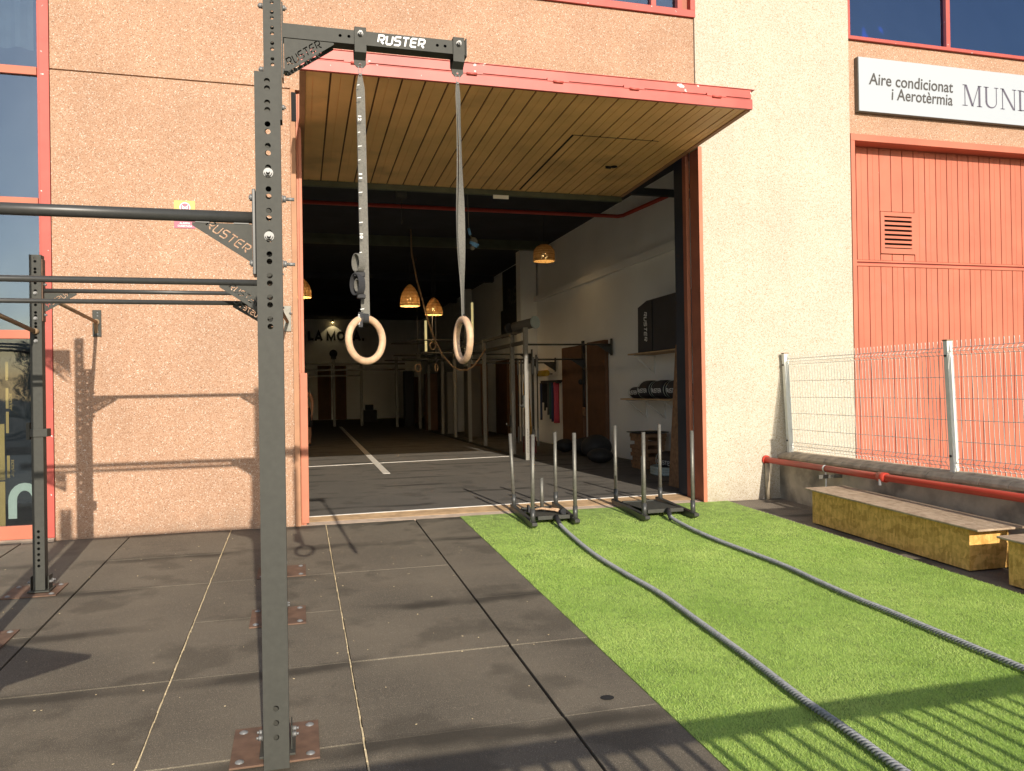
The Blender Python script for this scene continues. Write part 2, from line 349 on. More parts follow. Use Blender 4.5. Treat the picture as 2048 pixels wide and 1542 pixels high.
def ppoly(poly, org, right, up, polys_holes=(), depth=.004):
    me = curve_mesh([poly]+list(polys_holes), depth); return MB().raw(me, frame_mtx(org, right, up))

# ================================================================== GROUND
m_ = MB(); XS, YF = 400, -16.0
m_._add([(-XS, .3, -.06), (XS, .3, -.06), (XS, YF, sl(YF)-.06), (-XS, YF, sl(YF)-.06), (-XS, -600, sl(YF)-.06), (XS, -600, sl(YF)-.06), (-XS, 600, -.06), (XS, 600, -.06)],
        [(0, 3, 2, 1), (3, 4, 5, 2), (0, 1, 7, 6)])
struct('ground', m_, M['asphalt'])
# rubber slabs, one metre by 0.955, laid with open joints on the yard
m_ = MB(); g = .005
colx = [(-2.60-.955*k, -1.645-.955*k) for k in range(9, -1, -1)] + [(-1.645, -.69), (-.69, .265), (.265, 1.22), (1.22, 1.72)]
for ci, (a, b) in enumerate(colx):
    for r in range(13):
        y1 = -r*1.0 if r == 0 else -1.03-(r-1)*.99; y0 = -1.03-r*.99
        dz = random.uniform(-.0025, .0025); gx = .009 if b in (-1.645, 1.22) or a in (-1.645, 1.22) else .006
        xa, xb = a+gx/2+random.uniform(0, .004), b-gx/2-random.uniform(0, .004)
        if b == 1.72: xb = 1.72
        y0 += g/2; y1 -= g/2
        sk = .018*random.uniform(-1, 1)
        m_.hexa([(xa, y0, sl(y0)-.03+dz), (xb, y0, sl(y0)-.03+dz), (xa, y1, sl(y1)-.03+dz), (xb, y1, sl(y1)-.03+dz),
                 (xa, y0, sl(y0)+dz), (xb, y0, sl(y0)+dz), (xa, y1, sl(y1)+dz), (xb, y1, sl(y1)+dz)])
struct('rubber_paving', m_, M['rubber'], bevel=.003)
m_ = MB()
m_._add([(-12, 0, -.035), (1.72, 0, -.035), (1.72, -14, sl(-14)-.035), (-12, -14, sl(-14)-.035)], [(0, 3, 2, 1)])
struct('paving_underlay', m_, M['black'])
m_ = MB()
for x in (-.69, .265):
    for k in range(60):
        ya = -k*.11; yb = ya-.105; w = random.uniform(.0022, .0042); ox = random.uniform(-.0012, .0012)
        m_.hexa([(x-w+ox, yb, sl(yb)-.02), (x+w+ox, yb, sl(yb)-.02), (x-w+ox, ya, sl(ya)-.02), (x+w+ox, ya, sl(ya)-.02),
                 (x-w+ox, yb, sl(yb)+.002), (x+w+ox, yb, sl(yb)+.002), (x-w+ox, ya, sl(ya)+.002), (x+w+ox, ya, sl(ya)+.002)])
struct('seam_dust', m_, M['sand'])
# brownish rubber path right of the turf, on to the low wall
m_ = MB()
for r in range(12):
    for (a, b) in ((5.068, 5.62), (5.625, 6.1)):
        y1 = -r*1.0-.003; y0 = -(r+1)*1.0+.003
        m_.hexa([(a, y0, sl(y0)-.03), (b, y0, sl(y0)-.03), (a, y1, sl(y1)-.03), (b, y1, sl(y1)-.03), (a, y0, sl(y0)-.002), (b, y0, sl(y0)-.002), (a, y1, sl(y1)-.002), (b, y1, sl(y1)-.002)])
struct('side_path', m_, M['rubber_path'])
# turf: backing sheet and real blades
TX0, TX1, TY0, TY1 = 1.72, 5.06, -7.2, -.005
def turf_left(y): return 1.735 - .01*y*0 + (-.012 if y > -5 else .0)
m_ = MB(); m_.hexa([(TX0, TY0, sl(TY0)-.03), (TX1, TY0, sl(TY0)-.03), (TX0, TY1, sl(TY1)-.03), (TX1, TY1, sl(TY1)-.03),
                    (TX0, TY0, sl(TY0)+.004), (TX1, TY0, sl(TY0)+.004), (TX0, TY1, sl(TY1)+.004), (TX1, TY1, sl(TY1)+.004)])
struct('turf_backing', m_, M['grassbase'])
def blades():
    n = 560000
    y = -.005 - (np.sqrt(rng.random(n))*7.1)     # denser towards the viewer
    x = TX0 + rng.random(n)*(TX1-TX0)
    h = .006 + .008*rng.random(n); w = .0011 + .0009*rng.random(n); w *= (1 + .5*(y > -3))
    a = rng.random(n)*2*np.pi; lean = .004 + .013*rng.random(n); la = rng.random(n)*2*np.pi
    dx, dy = np.cos(a)*w, np.sin(a)*w; z = SL*y + .003
    x = np.clip(x, TX0+.001*rng.standard_normal(n)+.001, TX1+.002*rng.standard_normal(n))
    v = np.empty((n, 3, 3)); v[:, 0] = np.stack([x-dx, y-dy, z], 1); v[:, 1] = np.stack([x+dx, y+dy, z], 1)
    v[:, 2] = np.stack([x+np.cos(la)*lean, y+np.sin(la)*lean+.004, z+h], 1)
    me = bpy.data.meshes.new('turf'); me.vertices.add(n*3); me.vertices.foreach_set('co', v.reshape(-1).astype(np.float32))
    me.loops.add(n*3); me.loops.foreach_set('vertex_index', np.arange(n*3, dtype=np.int32))
    me.polygons.add(n); me.polygons.foreach_set('loop_start', np.arange(0, n*3, 3, dtype=np.int32)); me.polygons.foreach_set('loop_total', np.full(n, 3, dtype=np.int32))
    me.update(calc_edges=True); me.validate()
    m = bpy.data.materials.new('turf_blades'); m.use_nodes = True; N = m.node_tree.nodes; L = m.node_tree.links; b = N['Principled BSDF']
    b.inputs['Roughness'].default_value = .5; b.inputs['Specular IOR Level'].default_value = .35
    geo = N.new('ShaderNodeNewGeometry'); t = N.new('ShaderNodeTexNoise'); t.inputs['Scale'].default_value = 1.6; t.inputs['Detail'].default_value = 5; L.new(geo.outputs['Position'], t.inputs['Vector'])
    ma = N.new('ShaderNodeMath'); ma.operation = 'MULTIPLY_ADD'; ma.inputs[1].default_value = .45; L.new(geo.outputs['Random Per Island'], ma.inputs[0])
    mb = N.new('ShaderNodeMath'); mb.operation = 'MULTIPLY_ADD'; mb.inputs[1].default_value = 1.1; mb.inputs[2].default_value = -.28; L.new(t.outputs[0], mb.inputs[0]); L.new(mb.outputs[0], ma.inputs[2])
    cr = N.new('ShaderNodeValToRGB'); L.new(ma.outputs[0], cr.inputs[0]); e = cr.color_ramp
    e.elements[0].position = .05; e.elements[0].color = (.22, .37, .055, 1); e.elements[1].position = .95; e.elements[1].color = (.60, .71, .22, 1)
    k = e.elements.new(.5); k.color = (.40, .56, .125, 1)
    L.new(cr.outputs[0], b.inputs['Base Color'])
    ts = N.new('ShaderNodeBsdfTranslucent'); L.new(cr.outputs[0], ts.inputs[0]); mx = N.new('ShaderNodeMixShader'); mx.inputs[0].default_value = .3
    L.new(b.outputs[0], mx.inputs[1]); L.new(ts.outputs[0], mx.inputs[2]); L.new(mx.outputs[0], N['Material Output'].inputs[0])
    me.materials.append(m); o = bpy.data.objects.new('turf', me); COL.objects.link(o); tag(o, 'bright green artificial turf lane running out from the door', 'turf', kind='stuff')
blades()
# threshold: concrete strip, worn wooden lip, pale metal edge, indoor floor
X0, X1 = .02, 4.78
def quadstrip(xa, xb, ya0, yb0, ya1, yb1, z0, z1, thick=.06):  # front edge (ya0 at xa, yb0 at xb), back edge
    return MB().hexa([(xa, ya0, z0-thick), (xb, yb0, z0-thick), (xa, ya1, z1-thick), (xb, yb1, z1-thick), (xa, ya0, z0), (xb, yb0, z0), (xa, ya1, z1), (xb, yb1, z1)])
struct('threshold_concrete', quadstrip(-.06, 4.80, .0, .0, .17, .20, -.001, .006), M['concstrip'])
struct('threshold_wood', quadstrip(.0, 4.74, .17, .20, .40, .62, .008, .026), M['woodstep'])
struct('threshold_edge', quadstrip(.0, 4.74, .40, .62, .44, .67, .030, .030), M['metalstrip'], bevel=.003)
m_ = MB(); m_._add([(-1.2, .44, .022), (X0, .44, .022), (4.74, .67, .022), (6.16, .67, .022), (6.16, 32, .022), (-1.2, 32, .022)], [(0, 1, 2, 3, 4, 5)])
struct('indoor_floor', m_, M['rubber_in'])
m_ = MB()
m_.hexa([(1.36, 4.7, .02), (1.48, 4.7, .02), (1.55, 23.5, .02), (1.67, 23.5, .02), (1.36, 4.7, .0265), (1.48, 4.7, .0265), (1.55, 23.5, .0265), (1.67, 23.5, .0265)])
m_.hexa([(-1.1, 6.35, .02), (4.2, 7.08, .02), (-1.1, 6.42, .02), (4.2, 7.15, .02), (-1.1, 6.35, .0268), (4.2, 7.08, .0268), (-1.1, 6.42, .0268), (4.2, 7.15, .0268)])
struct('floor_lines', m_, M['metalstrip'])

# ================================================================== BUILDING
B = thing('warehouse_building', 'orange and cream rendered workshop building with a wide open doorway', 'building', (0, 0, 0))
TOP = 8.2
m_ = MB(); m_.box(-2.315, -.04, 0, .25, -.2, 4.628); m_.box(-2.315, -.04, 0, .25, 4.644, TOP); m_.box(-2.30, -.05, .02, .24, 4.62, 4.65)
m_.box(-.04, 4.715, 0.003, .25, 4.63, 5.90); m_.box(-.04, .9, 0.003, .25, 5.90, TOP)
m_.box(-9, -6.2, 0, .25, -.2, TOP)
m_.box(6.925, 13, .03, .25, 4.655, 5.88); m_.box(10.2, 13, .03, .25, -.2, 4.655); m_.box(-6.2, -2.315, .03, .25, 7.3, TOP); m_.box(.9, 4.715, .03, .25, 7.4, TOP)
m_.box(6.925, 13, .03, .25, 7.4, TOP)
obj('stucco_wall', m_, M['stucco'], B)
m_ = MB(); m_.box(4.787, 6.92, -.022, .25, -.2, TOP); m_.box(4.718, 4.787, -.022, .25, 4.335, TOP)
obj('cream_pillar', m_, M['cream'], B)
# door surround
m_ = MB(); m_.box(-.045, .01, -.035, .02, .0, 4.62); obj('door_jamb', m_, M['tanjamb'], B, .004)
m_ = MB(); m_.box(.012, .035, .04, .30, .0, 4.6); m_.box(.035, .068, .03, .07, .0, 4.6); m_.box(.02, .095, .02, .029, .02, 1.62); obj('door_guide', m_, M['jamb'], B, .003)
m_ = MB(); m_.box(4.735, 4.785, -.03, -.023, .0, 4.33); m_.box(4.735, 4.785, .30, .308, .0, 4.3); obj('door_guide', m_, M['jamb'], B, .003)
m_ = MB(); m_.box(4.765, 4.785, -.022, .25, .0, 4.33); m_.box(4.75, 4.79, .309, .42, .0, 4.4); obj('guide_channel', m_, M['jambdark'], B, .003)  # side faces turned from the sun, shade painted in with the darker jamb colour
m_ = MB(); m_.box(4.755, 4.82, .425, .66, .02, 4.4); obj('inner_post', m_, M['navy'], B, .003)
m_ = MB(); m_.box(-.03, .02, -.045, -.036, 4.28, 4.585); obj('jamb_slot', m_, M['hole'], B)
# interior shell
m_ = MB(); m_.box(6.16, 6.4, .25, 32, 0, 3.85); m_.box(6.22, 6.4, .25, 32, 3.85, 5.1); m_.box(-1.4, -1.2, .25, 32, 0, 5.1)
m_.box(-1.4, 6.4, 32, 32.2, 0, 5.1); m_.box(5.72, 6.16, 11.35, 11.75, 0, 5.1); m_.box(5.85, 6.16, 19.35, 19.75, 0, 5.1); m_.box(4.80, 6.16, .26, .32, 0, 5.1)
m_.box(6.08, 6.16, .4, 11.35, 3.72, 3.86)
obj('interior_wall', m_, M['offwhite'], B)
m_ = MB(); m_.box(-1.4, 6.4, .25, 32.2, 5.10, 5.2)
for y in (16, 22, 28): m_.box(-1.2, 6.16, y, y+.2, 4.9, 5.10)
obj('ceiling', m_, M['ceil'], B)
m_ = MB(); m_.box(-1.2, 6.1, 10, 10.14, 4.87, 4.98); m_.box(-1.2, 6.1, 10.04, 10.1, 4.98, 5.1); obj('ceiling_beam', m_, M['beam'], B)
m_ = MB(); m_.box(-1.2, 6.1, 2.35, 2.45, 4.35, 4.45); m_.box(-1.2, 4.72, .26, .30, 4.6, 5.1); obj('ceiling_beam', m_, M['ceil'], B)
# dark rooms behind the windows
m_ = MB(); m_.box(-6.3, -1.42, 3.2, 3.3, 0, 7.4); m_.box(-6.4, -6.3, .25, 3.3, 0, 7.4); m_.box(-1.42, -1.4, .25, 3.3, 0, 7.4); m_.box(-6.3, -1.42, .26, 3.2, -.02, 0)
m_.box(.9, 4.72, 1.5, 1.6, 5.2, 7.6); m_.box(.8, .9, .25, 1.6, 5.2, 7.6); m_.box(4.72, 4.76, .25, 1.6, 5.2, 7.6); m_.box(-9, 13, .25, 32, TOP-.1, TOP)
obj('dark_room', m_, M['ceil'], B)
m_ = MB(); m_.box(6.9, 13, .45, .5, 5.7, 7.6)
obj('striped_film', m_, M['bluewall'], B)
m_ = MB()
for k in range(62): m_.box(6.95+k*.095, 6.958+k*.095, .43, .445, 5.7, 7.6)
obj('film_lines', m_, M['lightgrey'], B)
m_ = MB(); m_.box(7.35, 7.75, .36, .40, 5.7, 6.55); m_.box(7.40, 7.46, .34, .36, 5.7, 6.9); m_.box(7.66, 7.72, .34, .36, 5.7, 6.9); obj('stored_ladder', m_, M['bluewall'], B)
# tall left window
wf = thing('w', None, None); COL.objects.unlink(wf); bpy.data.objects.remove(wf)
m_ = MB(); m_.box(-2.408, -2.32, -.012, .07, .03, 7.3); m_.box(-2.43, -2.41, .012, .07, .03, 7.3); m_.box(-6.2, -6.1, -.012, .07, .03, 7.3); m_.box(-4.32, -4.25, -.012, .07, .03, 7.3)
WF = obj('window_frame', m_, M['redframe'], B, .003)
for z0, z1 in ((.03, .16), (1.98, 2.065), (3.29, 3.36), (4.565, 4.645)):
    for xa, xb in ((-6.1, -4.322), (-4.248, -2.432)): obj('transom', MB().box(xa, xb, 0, .06, z0, z1), M['reddoor'], WF, .003)
m_ = MB(); m_.box(-6.2, -2.32, -.045, .2, -.03, .028); obj('sill', m_, M['concstrip'], WF)
for z0, z1 in ((.16, 1.98), (2.065, 3.29), (3.36, 4.565), (4.645, 7.3)):
    gm = M['glassLow'] if z0 < 1 else M['glassL']; obj('pane', MB().box(-6.1, -4.322, .03, .036, z0, z1), gm, WF); obj('pane', MB().box(-4.248, -2.432, .03, .036, z0, z1), gm, WF)
# upper window over the doorway
m_ = MB(); m_.box(.9, 4.73, -.03, .1, 5.905, 5.99); m_.box(4.665, 4.73, -.03, .1, 5.99, 7.4); m_.box(4.15, 4.215, -.02, .1, 5.99, 7.4); m_.box(4.50, 4.56, -.02, .1, 5.99, 7.4); m_.box(2.5, 2.56, -.02, .1, 5.99, 7.4)
WU = obj('window_frame', m_, M['redframe'], B, .003)
obj('pane', MB().box(.9, 2.5, .03, .036, 5.99, 7.4), M['glassL'], WU); obj('pane', MB().box(2.56, 4.15, .03, .036, 5.99, 7.4), M['glassL'], WU)
obj('pane', MB().box(4.215, 4.50, .05, .056, 5.99, 7.4), M['glassL'], WU); obj('pane', MB().box(4.56, 4.665, .05, .056, 5.99, 7.4), M['jambdark'], WU)
# neighbouring window, top right
m_ = MB(); m_.box(6.93, 13, -.01, .1, 5.885, 5.93); m_.box(6.93, 6.965, -.01, .1, 5.93, 7.4); m_.box(8.50, 8.565, 0, .1, 5.93, 7.4); m_.box(10.1, 10.16, 0, .1, 5.93, 7.4)
WR = obj('window_frame', m_, M['redframe'], B, .003)
for a, b in ((6.965, 8.5), (8.565, 10.1), (10.16, 12.9)): obj('pane', MB().box(a, b, .05, .056, 5.93, 7.4), M['glassR'], WR)
# curtain and posters seen through the left glass
m_ = MB()
pts = [(-6.0+.05*i, .30+.04*math.sin(i*1.3)+.02*math.sin(i*.5)) for i in range(70)]
for i in range(69): m_._add([(pts[i][0], pts[i][1], 4.92+.02*math.sin(i*.31)), (pts[i+1][0], pts[i+1][1], 4.92+.02*math.sin((i+1)*.31)), (pts[i+1][0], pts[i+1][1], 7.2), (pts[i][0], pts[i][1], 7.2)], [(0, 1, 2, 3)], True)
solo('curtain', m_, M['curtain'], 'pale draped curtain bunched behind the topmost left window pane', 'curtain', (-4.3, .3, 4.92))

# folded-up overhead door
CD = thing('overhead_door', 'red edged tilt-up door raised level over the doorway, tan boarded underside', 'door', (2.35, 0, 4.2))
def pz(y): return 4.30 + (y+1.38)*(-.10/3.38)
m_ = MB(); YO, YI = -1.36, 1.98
edges = [.11+.216*k for k in range(22)]
xs = [.055] + [e for e in edges if .12 < e < 4.52] + [4.61]
for a, b in zip(xs[:-1], xs[1:]):
    for (p, q, dz) in ((a, b, 0), ):
        xm = a+(b-a)*.42
        for (u, w, d) in ((a+.009, xm-.003, 0), (xm-.003, xm+.003, .005), (xm+.003, b-.009, 0)):
            m_.hexa([(u, YO, pz(YO)+d), (w, YO, pz(YO)+d), (u, YI, pz(YI)+d), (w, YI, pz(YI)+d), (u, YO, pz(YO)+.03), (w, YO, pz(YO)+.03), (u, YI, pz(YI)+.03), (w, YI, pz(YI)+.03)])
obj('boards', m_, M['panel'], CD)
m_ = MB(); m_.hexa([(.05, YO, pz(YO)+.012), (4.62, YO, pz(YO)+.012), (.05, YI, pz(YI)+.012), (4.62, YI, pz(YI)+.012), (.05, YO, pz(YO)+.05), (4.62, YO, pz(YO)+.05), (.05, YI, pz(YI)+.05), (4.62, YI, pz(YI)+.05)])
obj('backing', m_, M['panelgroove'], CD)
m_ = MB(); m_.box(.05, 4.62, -1.40, -1.361, 4.296, 4.392); m_.box(.05, 4.62, -1.40, -1.32, 4.392, 4.40); o = obj('front_rail', m_, M['canopyred'], CD, .002)
m_ = MB(); m_.box(.05, 4.62, -1.375, -1.30, 4.418, 4.505); m_.box(.04, 4.66, -1.385, -1.0, 4.505, 4.512); obj('top_rail', m_, M['canopyred'], CD, .002)
m_ = MB(); m_.box(.06, 4.6, -1.35, -1.3, 4.40, 4.418); obj('rail_gap', m_, M['hole'], CD)
for x in (.55, 1.62, 2.48, 3.28, 4.2):
    m_ = MB(); m_.box(x-.11, x+.11, -1.405, -1.376, 4.395, 4.425); m_.tube([(x-.05, -1.41, 4.39), (x+.05, -1.41, 4.39)], .012, 8); obj('hinge', m_, M['canopyred'], CD)
m_ = MB()
for xa in (.052, 4.56): m_.hexa([(xa, YO, pz(YO)-.012), (xa+.055, YO, pz(YO)-.012), (xa, YI, pz(YI)-.012), (xa+.055, YI, pz(YI)-.012), (xa, YO, pz(YO)+.10), (xa+.055, YO, pz(YO)+.10), (xa, YI, pz(YI)+.10), (xa+.055, YI, pz(YI)+.10)])
obj('side_rail', m_, M['tanjamb'], CD, .003)
m_ = MB(); m_.box(.06, 4.6, 1.985, 2.06, 4.13, 4.25); obj('rear_rail', m_, M['beam'], CD, .003)
# wicket door cut into the panel
m_ = MB(); wy0, wy1 = -.30, 1.9
for (xa, xb, ya, yb, dz) in ((3.015, 3.04, wy0, wy1, -.003), (3.04, 4.08, wy0-.0, wy0+.012, -.003)):
    m_.hexa([(xa, ya, pz(ya)+dz), (xb, ya, pz(ya)+dz), (xa, yb, pz(yb)+dz), (xb, yb, pz(yb)+dz), (xa, ya, pz(ya)+.02), (xb, ya, pz(ya)+.02), (xa, yb, pz(yb)+.02), (xb, yb, pz(yb)+.02)])
WK = obj('wicket_outline', m_, M['hole'], CD)
m_ = MB(); m_.sphere((3.93, .68, pz(.68)-.006), .045, .3); m_.box(3.82, 3.89, .68, .70, pz(.68)-.03, pz(.68)); obj('handle', m_, M['hole'], WK)
m_ = MB(); m_.box(2.66, 2.88, 1.96, 1.983, 4.075, 4.125)
solo('exit_light_fitting', m_, M['offwhite'], 'small pale rectangular light fitting under the inner edge of the raised door', 'light fitting', (2.77, 1.97, 4.1))
m_ = MB(); m_.box(1.33, 1.47, 2.07, 2.2, 4.05, 4.2); m_.tube([(1.40, 2.1, 4.04), (1.40, 2.13, 3.72)], .003, 6); m_.tube([(1.40, 2.13, 3.76), (1.40, 2.13, 3.70)], .008, 6)
solo('pull_cord_box', m_, M['black'], 'small black motor box with a thin pull cord at the raised door rear', 'motor box', (1.4, 2.1, 4.05))

# red door of the neighbouring unit
RD = thing('workshop_door', 'closed salmon red ribbed metal door behind the mesh fence', 'door', (8.5, .1, 0))
m_ = MB(); YD = .19
def ribs(z0, z1, skip=None):
    x = 6.99; k = 0
    while x < 12.9:
        a, b = x+.006, x+.178
        if skip and skip[0] < b and a < skip[1]:
            m_.box(a, b, YD, YD+.03, z0, skip[2]); m_.box(a, b, YD, YD+.03, skip[3], z1)
        else: m_.box(a, b, YD, YD+.03, z0, z1)
        m_.box(a+.075, a+.081, YD-.003, YD, z0, z1) if not (skip and skip[0] < b and a < skip[1]) else None
        x += .184
ribs(.02, 2.97); ribs(3.06, 4.56, (7.56, 8.08, 3.14, 3.72))
obj('panel', m_, M['reddoor'], RD)
m_ = MB(); m_.box(6.99, 13, YD+.012, YD+.05, 0, 3.0); m_.box(6.99, 7.50, YD+.012, YD+.05, 3.0, 4.6); m_.box(8.13, 13, YD+.012, YD+.05, 3.0, 4.6); m_.box(7.50, 8.13, YD+.012, YD+.05, 3.0, 3.13); m_.box(7.50, 8.13, YD+.012, YD+.05, 3.73, 4.6)
obj('panel_backing', m_, M['redframe'], RD)
m_ = MB(); m_.box(6.99, 13, YD-.012, YD, 2.975, 3.01); m_.box(6.99, 13, YD-.012, YD, 3.03, 3.055); obj('mid_rail', m_, M['reddoor'], RD, .002)
m_ = MB(); m_.box(6.925, 6.985, -.035, .2, 0, 4.559); m_.box(6.925, 13, -.035, .2, 4.56, 4.65); obj('frame', m_, M['reddoor'], RD, .003)
m_ = MB(); m_.box(7.54, 7.60, YD-.016, YD+.01, 3.15, 3.71); m_.box(8.04, 8.09, YD-.016, YD+.01, 3.15, 3.71); m_.box(7.60, 8.04, YD-.016, YD+.01, 3.15, 3.22); m_.box(7.60, 8.04, YD-.016, YD+.01, 3.655, 3.71)
VT = obj('vent', m_, M['reddoor'], RD, .002)
m_ = MB()
for k in range(7):
    z = 3.232+k*.0615; m_.hexa([(7.60, YD-.016, z), (8.04, YD-.016, z), (7.60, YD+.03, z+.03), (8.04, YD+.03, z+.03), (7.60, YD-.016, z+.034), (8.04, YD-.016, z+.034), (7.60, YD+.03, z+.04), (8.04, YD+.03, z+.04)])
obj('louvre', m_, M['reddoor'], VT)
obj('vent_void', MB().box(7.46, 8.17, YD+.052, YD+.06, 3.08, 3.78), M['hole'], VT)

# sign
SG = thing('shop_sign', 'long white wall sign in dark lettering above the red ribbed door', 'sign', (8.9, 0, 4.95))
m_ = MB(); m_.box(7.05, 11.2, -.05, -.038, 4.945, 5.645); obj('face', m_, M['lightpanel'], SG, .002)
m_ = MB(); m_.box(7.045, 11.205, -.0375, .028, 4.94, 5.65); obj('casing', m_, M['sledsteel'], SG)
R_, U_ = (1, 0, 0), (0, 0, 1)
obj('lettering', write('Aire condicionat', (7.20, -.053, 5.295), R_, U_, 1.34, .155, shear=.08, offset=.012), M['ink'], SG)
obj('lettering', write('i Aerotèrmia', (7.55, -.053, 5.122), R_, U_, .98, .155, shear=.08, offset=.012), M['ink'], SG)
def serif_mund():
    mb = MB()
    def q(pts): mb._add([(x, -.053, z) for x, z in pts], [tuple(range(len(pts)))])
    zb, h = 5.143, .285; s_ = .012
    def bar(x0, z0, x1, z1, w): # slanted stem
        q([(x0, z0), (x0+w, z0), (x1+w, z1), (x1, z1)])
    def serif(x, z, w=.085): q([(x-w/2, z), (x+w/2, z), (x+w/2, z+.010), (x-w/2, z+.010)])
    x = 8.70                                     # M
    bar(x+.03, zb, x+.03, zb+h, .012); bar(x+.145, zb, x+.035, zb+h, .034); bar(x+.155, zb, x+.262, zb+h, .012); bar(x+.262, zb, x+.262, zb+h, .032)
    for a in (.035, .278): serif(x+a, zb); 
    serif(x+.03, zb+h-.01, .06); serif(x+.285, zb+h-.01, .06)
    x = 9.06                                     # U
    bar(x+.02, zb+.08, x+.02, zb+h, .03); bar(x+.20, zb+.08, x+.20, zb+h, .012); serif(x+.035, zb+h-.01); serif(x+.205, zb+h-.01, .07)
    n = 10; o1 = [(x+.116+.096*math.cos(math.pi+math.pi*k/n), zb+.082+.085*math.sin(math.pi+math.pi*k/n)) for k in range(n+1)]; o2 = [(x+.125+.075*math.cos(math.pi+math.pi*k/n), zb+.082+.067*math.sin(math.pi+math.pi*k/n)) for k in range(n+1)]
    for k in range(n): q([o1[k], o1[k+1], o2[k+1], o2[k]])
    x = 9.335                                    # N
    bar(x+.03, zb, x+.03, zb+h, .012); bar(x+.215, zb, x+.022, zb+h, .034); bar(x+.235, zb, x+.235, zb+h, .012); serif(x+.035, zb, .07); serif(x+.03, zb+h-.01, .06); serif(x+.24, zb+h-.01, .07)
    x = 9.64                                     # D
    bar(x+.02, zb, x+.02, zb+h, .032); serif(x+.03, zb, .07); serif(x+.03, zb+h-.01, .07)
    o1 = [(x+.05+.19*math.cos(-math.pi/2+math.pi*k/14), zb+h/2+h/2*math.sin(-math.pi/2+math.pi*k/14)) for k in range(15)]; o2 = [(x+.05+.155*math.cos(-math.pi/2+math.pi*k/14), zb+h/2+(h/2-.012)*math.sin(-math.pi/2+math.pi*k/14)) for k in range(15)]
    for k in range(14): q([o1[k], o1[k+1], o2[k+1], o2[k]])
    return mb
obj('large_lettering', serif_mund(), M['ink2'], SG)

# alarm sticker on the wall
AS = thing('alarm_sticker', 'small yellow and pink alarm sticker on the orange wall behind the top bar', 'sticker', (-1.10, 0, 3.12))
obj('yellow_field', MB().box(-1.197, -.995, -.006, -.001, 3.185, 3.395), M['stickyellow'], AS)
obj('pink_field', MB().box(-1.197, -.995, -.006, -.001, 3.112, 3.182), M['stickpink'], AS)
m_ = MB(); m_._add([(-1.092+.052*math.cos(k*math.pi/12), -.008, 3.325+.052*math.sin(k*math.pi/12)) for k in range(24)], [tuple(range(24))]); obj('white_ring', m_, M['white'], AS)
m_ = MB(); m_._add([(-1.092+.043*math.cos(k*math.pi/12), -.0095, 3.325+.043*math.sin(k*math.pi/12)) for k in range(24)], [tuple(range(24))]); obj('emblem', m_, M['stickpink'], AS)
obj('lettering', write('bd', (-1.12, -.011, 3.308), R_, U_, .056, .038, offset=.02), M['white'], AS)
obj('lettering', write('ALARMA', (-1.145, -.009, 3.153), R_, U_, .10, .020, offset=.02), M['white'], AS)
obj('lettering', write('CONECTADA', (-1.163, -.009, 3.124), R_, U_, .138, .020, offset=.02), M['white'], AS)

# ================================================================== OUTDOOR RIG
def holed_post(parent, name, x0, x1, yc, z0, z1, holes, hr, t=.004, m=None):
    """square tube open through real punched holes in its front and back walls"""
    w = (x1-x0); y0, y1 = yc-w/2, yc+w/2; cx = (x0+x1)/2
    mb = MB(); poly = [(x0, z0), (x1, z0), (x1, z1), (x0, z1)]
    hs = [circle(cx, z, hr, 14) for z in holes if z0+hr < z < z1-hr]
    me = curve_mesh([poly]+hs, t)
    for yy in (y0+t/2, y1-t/2): mb.raw(me, frame_mtx((0, yy, 0), (1, 0, 0), (0, 0, 1)))
    mb.box(x0, x0+t, y0+t+.0005, y1-t-.0005, z0, z1); mb.box(x1-t, x1, y0+t+.0005, y1-t-.0005, z0, z1)
    return obj(name, mb, m or M['metal'], parent)
def bolt(parent, p, d, r=.011, ln=.03, wr=.017, name='bolt'):
    p = Vector(p); d = Vector(d).normalized(); mb = MB()
    mb.tube([p, p+d*.003], wr, 14); mb.tube([p+d*.0035, p+d*.016], r*1.25, 6); mb.tube([p+d*.0165, p+d*ln], r*.62, 10)
    return obj(name, mb, M['zinc'], parent)
def gusset(parent, x, y, z, sgn, lx, lz, mirror=False, thick=.005, size=None):
    """triangular plate under a bar: corner at (x, z), runs lx sideways (sgn) and lz down, maker's name punched through it"""
    tri = [(0, 0), (lx, 0), (lx, -.012), (.012, -lz), (0, -lz)]
    ang = math.atan2(lz, lx); wl = math.hypot(lx, lz)
    # letters run parallel to the sloping edge
    hgt = size or wl*.125; tw = wl*.70; sc = tw/6.85
    pol = []
    ex = Vector((math.cos(ang), math.sin(ang))); ey = Vector((-math.sin(ang), math.cos(ang)))
    org = Vector((0, -lz)) + ex*(wl*.15) + ey*(wl*.055)
    if sgn < 0: mirror = not mirror
    for pl in brand_polys(.17, .22):
        out = []
        for (a, b) in pl:
            aa = (6.6-a) if mirror else a
            q = org + ex*(aa*sc) + ey*(b*hgt); out.append((q.x, q.y))
        pol.append(out)
    rt = (1, 0, 0) if sgn > 0 else (-1, 0, 0)
    me = curve_mesh([tri]+pol, thick)
    mb = MB().raw(me, frame_mtx((x, y, z), rt, (0, 0, 1)))
    return obj('gusset', mb, M['metal'], parent)
RG = thing('pull_up_rig', 'tall black outdoor pull-up rig with punched posts bolted to the rubber yard', 'gym rig', (-.1, -5, sl(-5)))
def pairs(z0, z1, pitch, gap):
    out = []; z = z1
    while z > z0: out += [z, z-gap]; z -= pitch
    return out
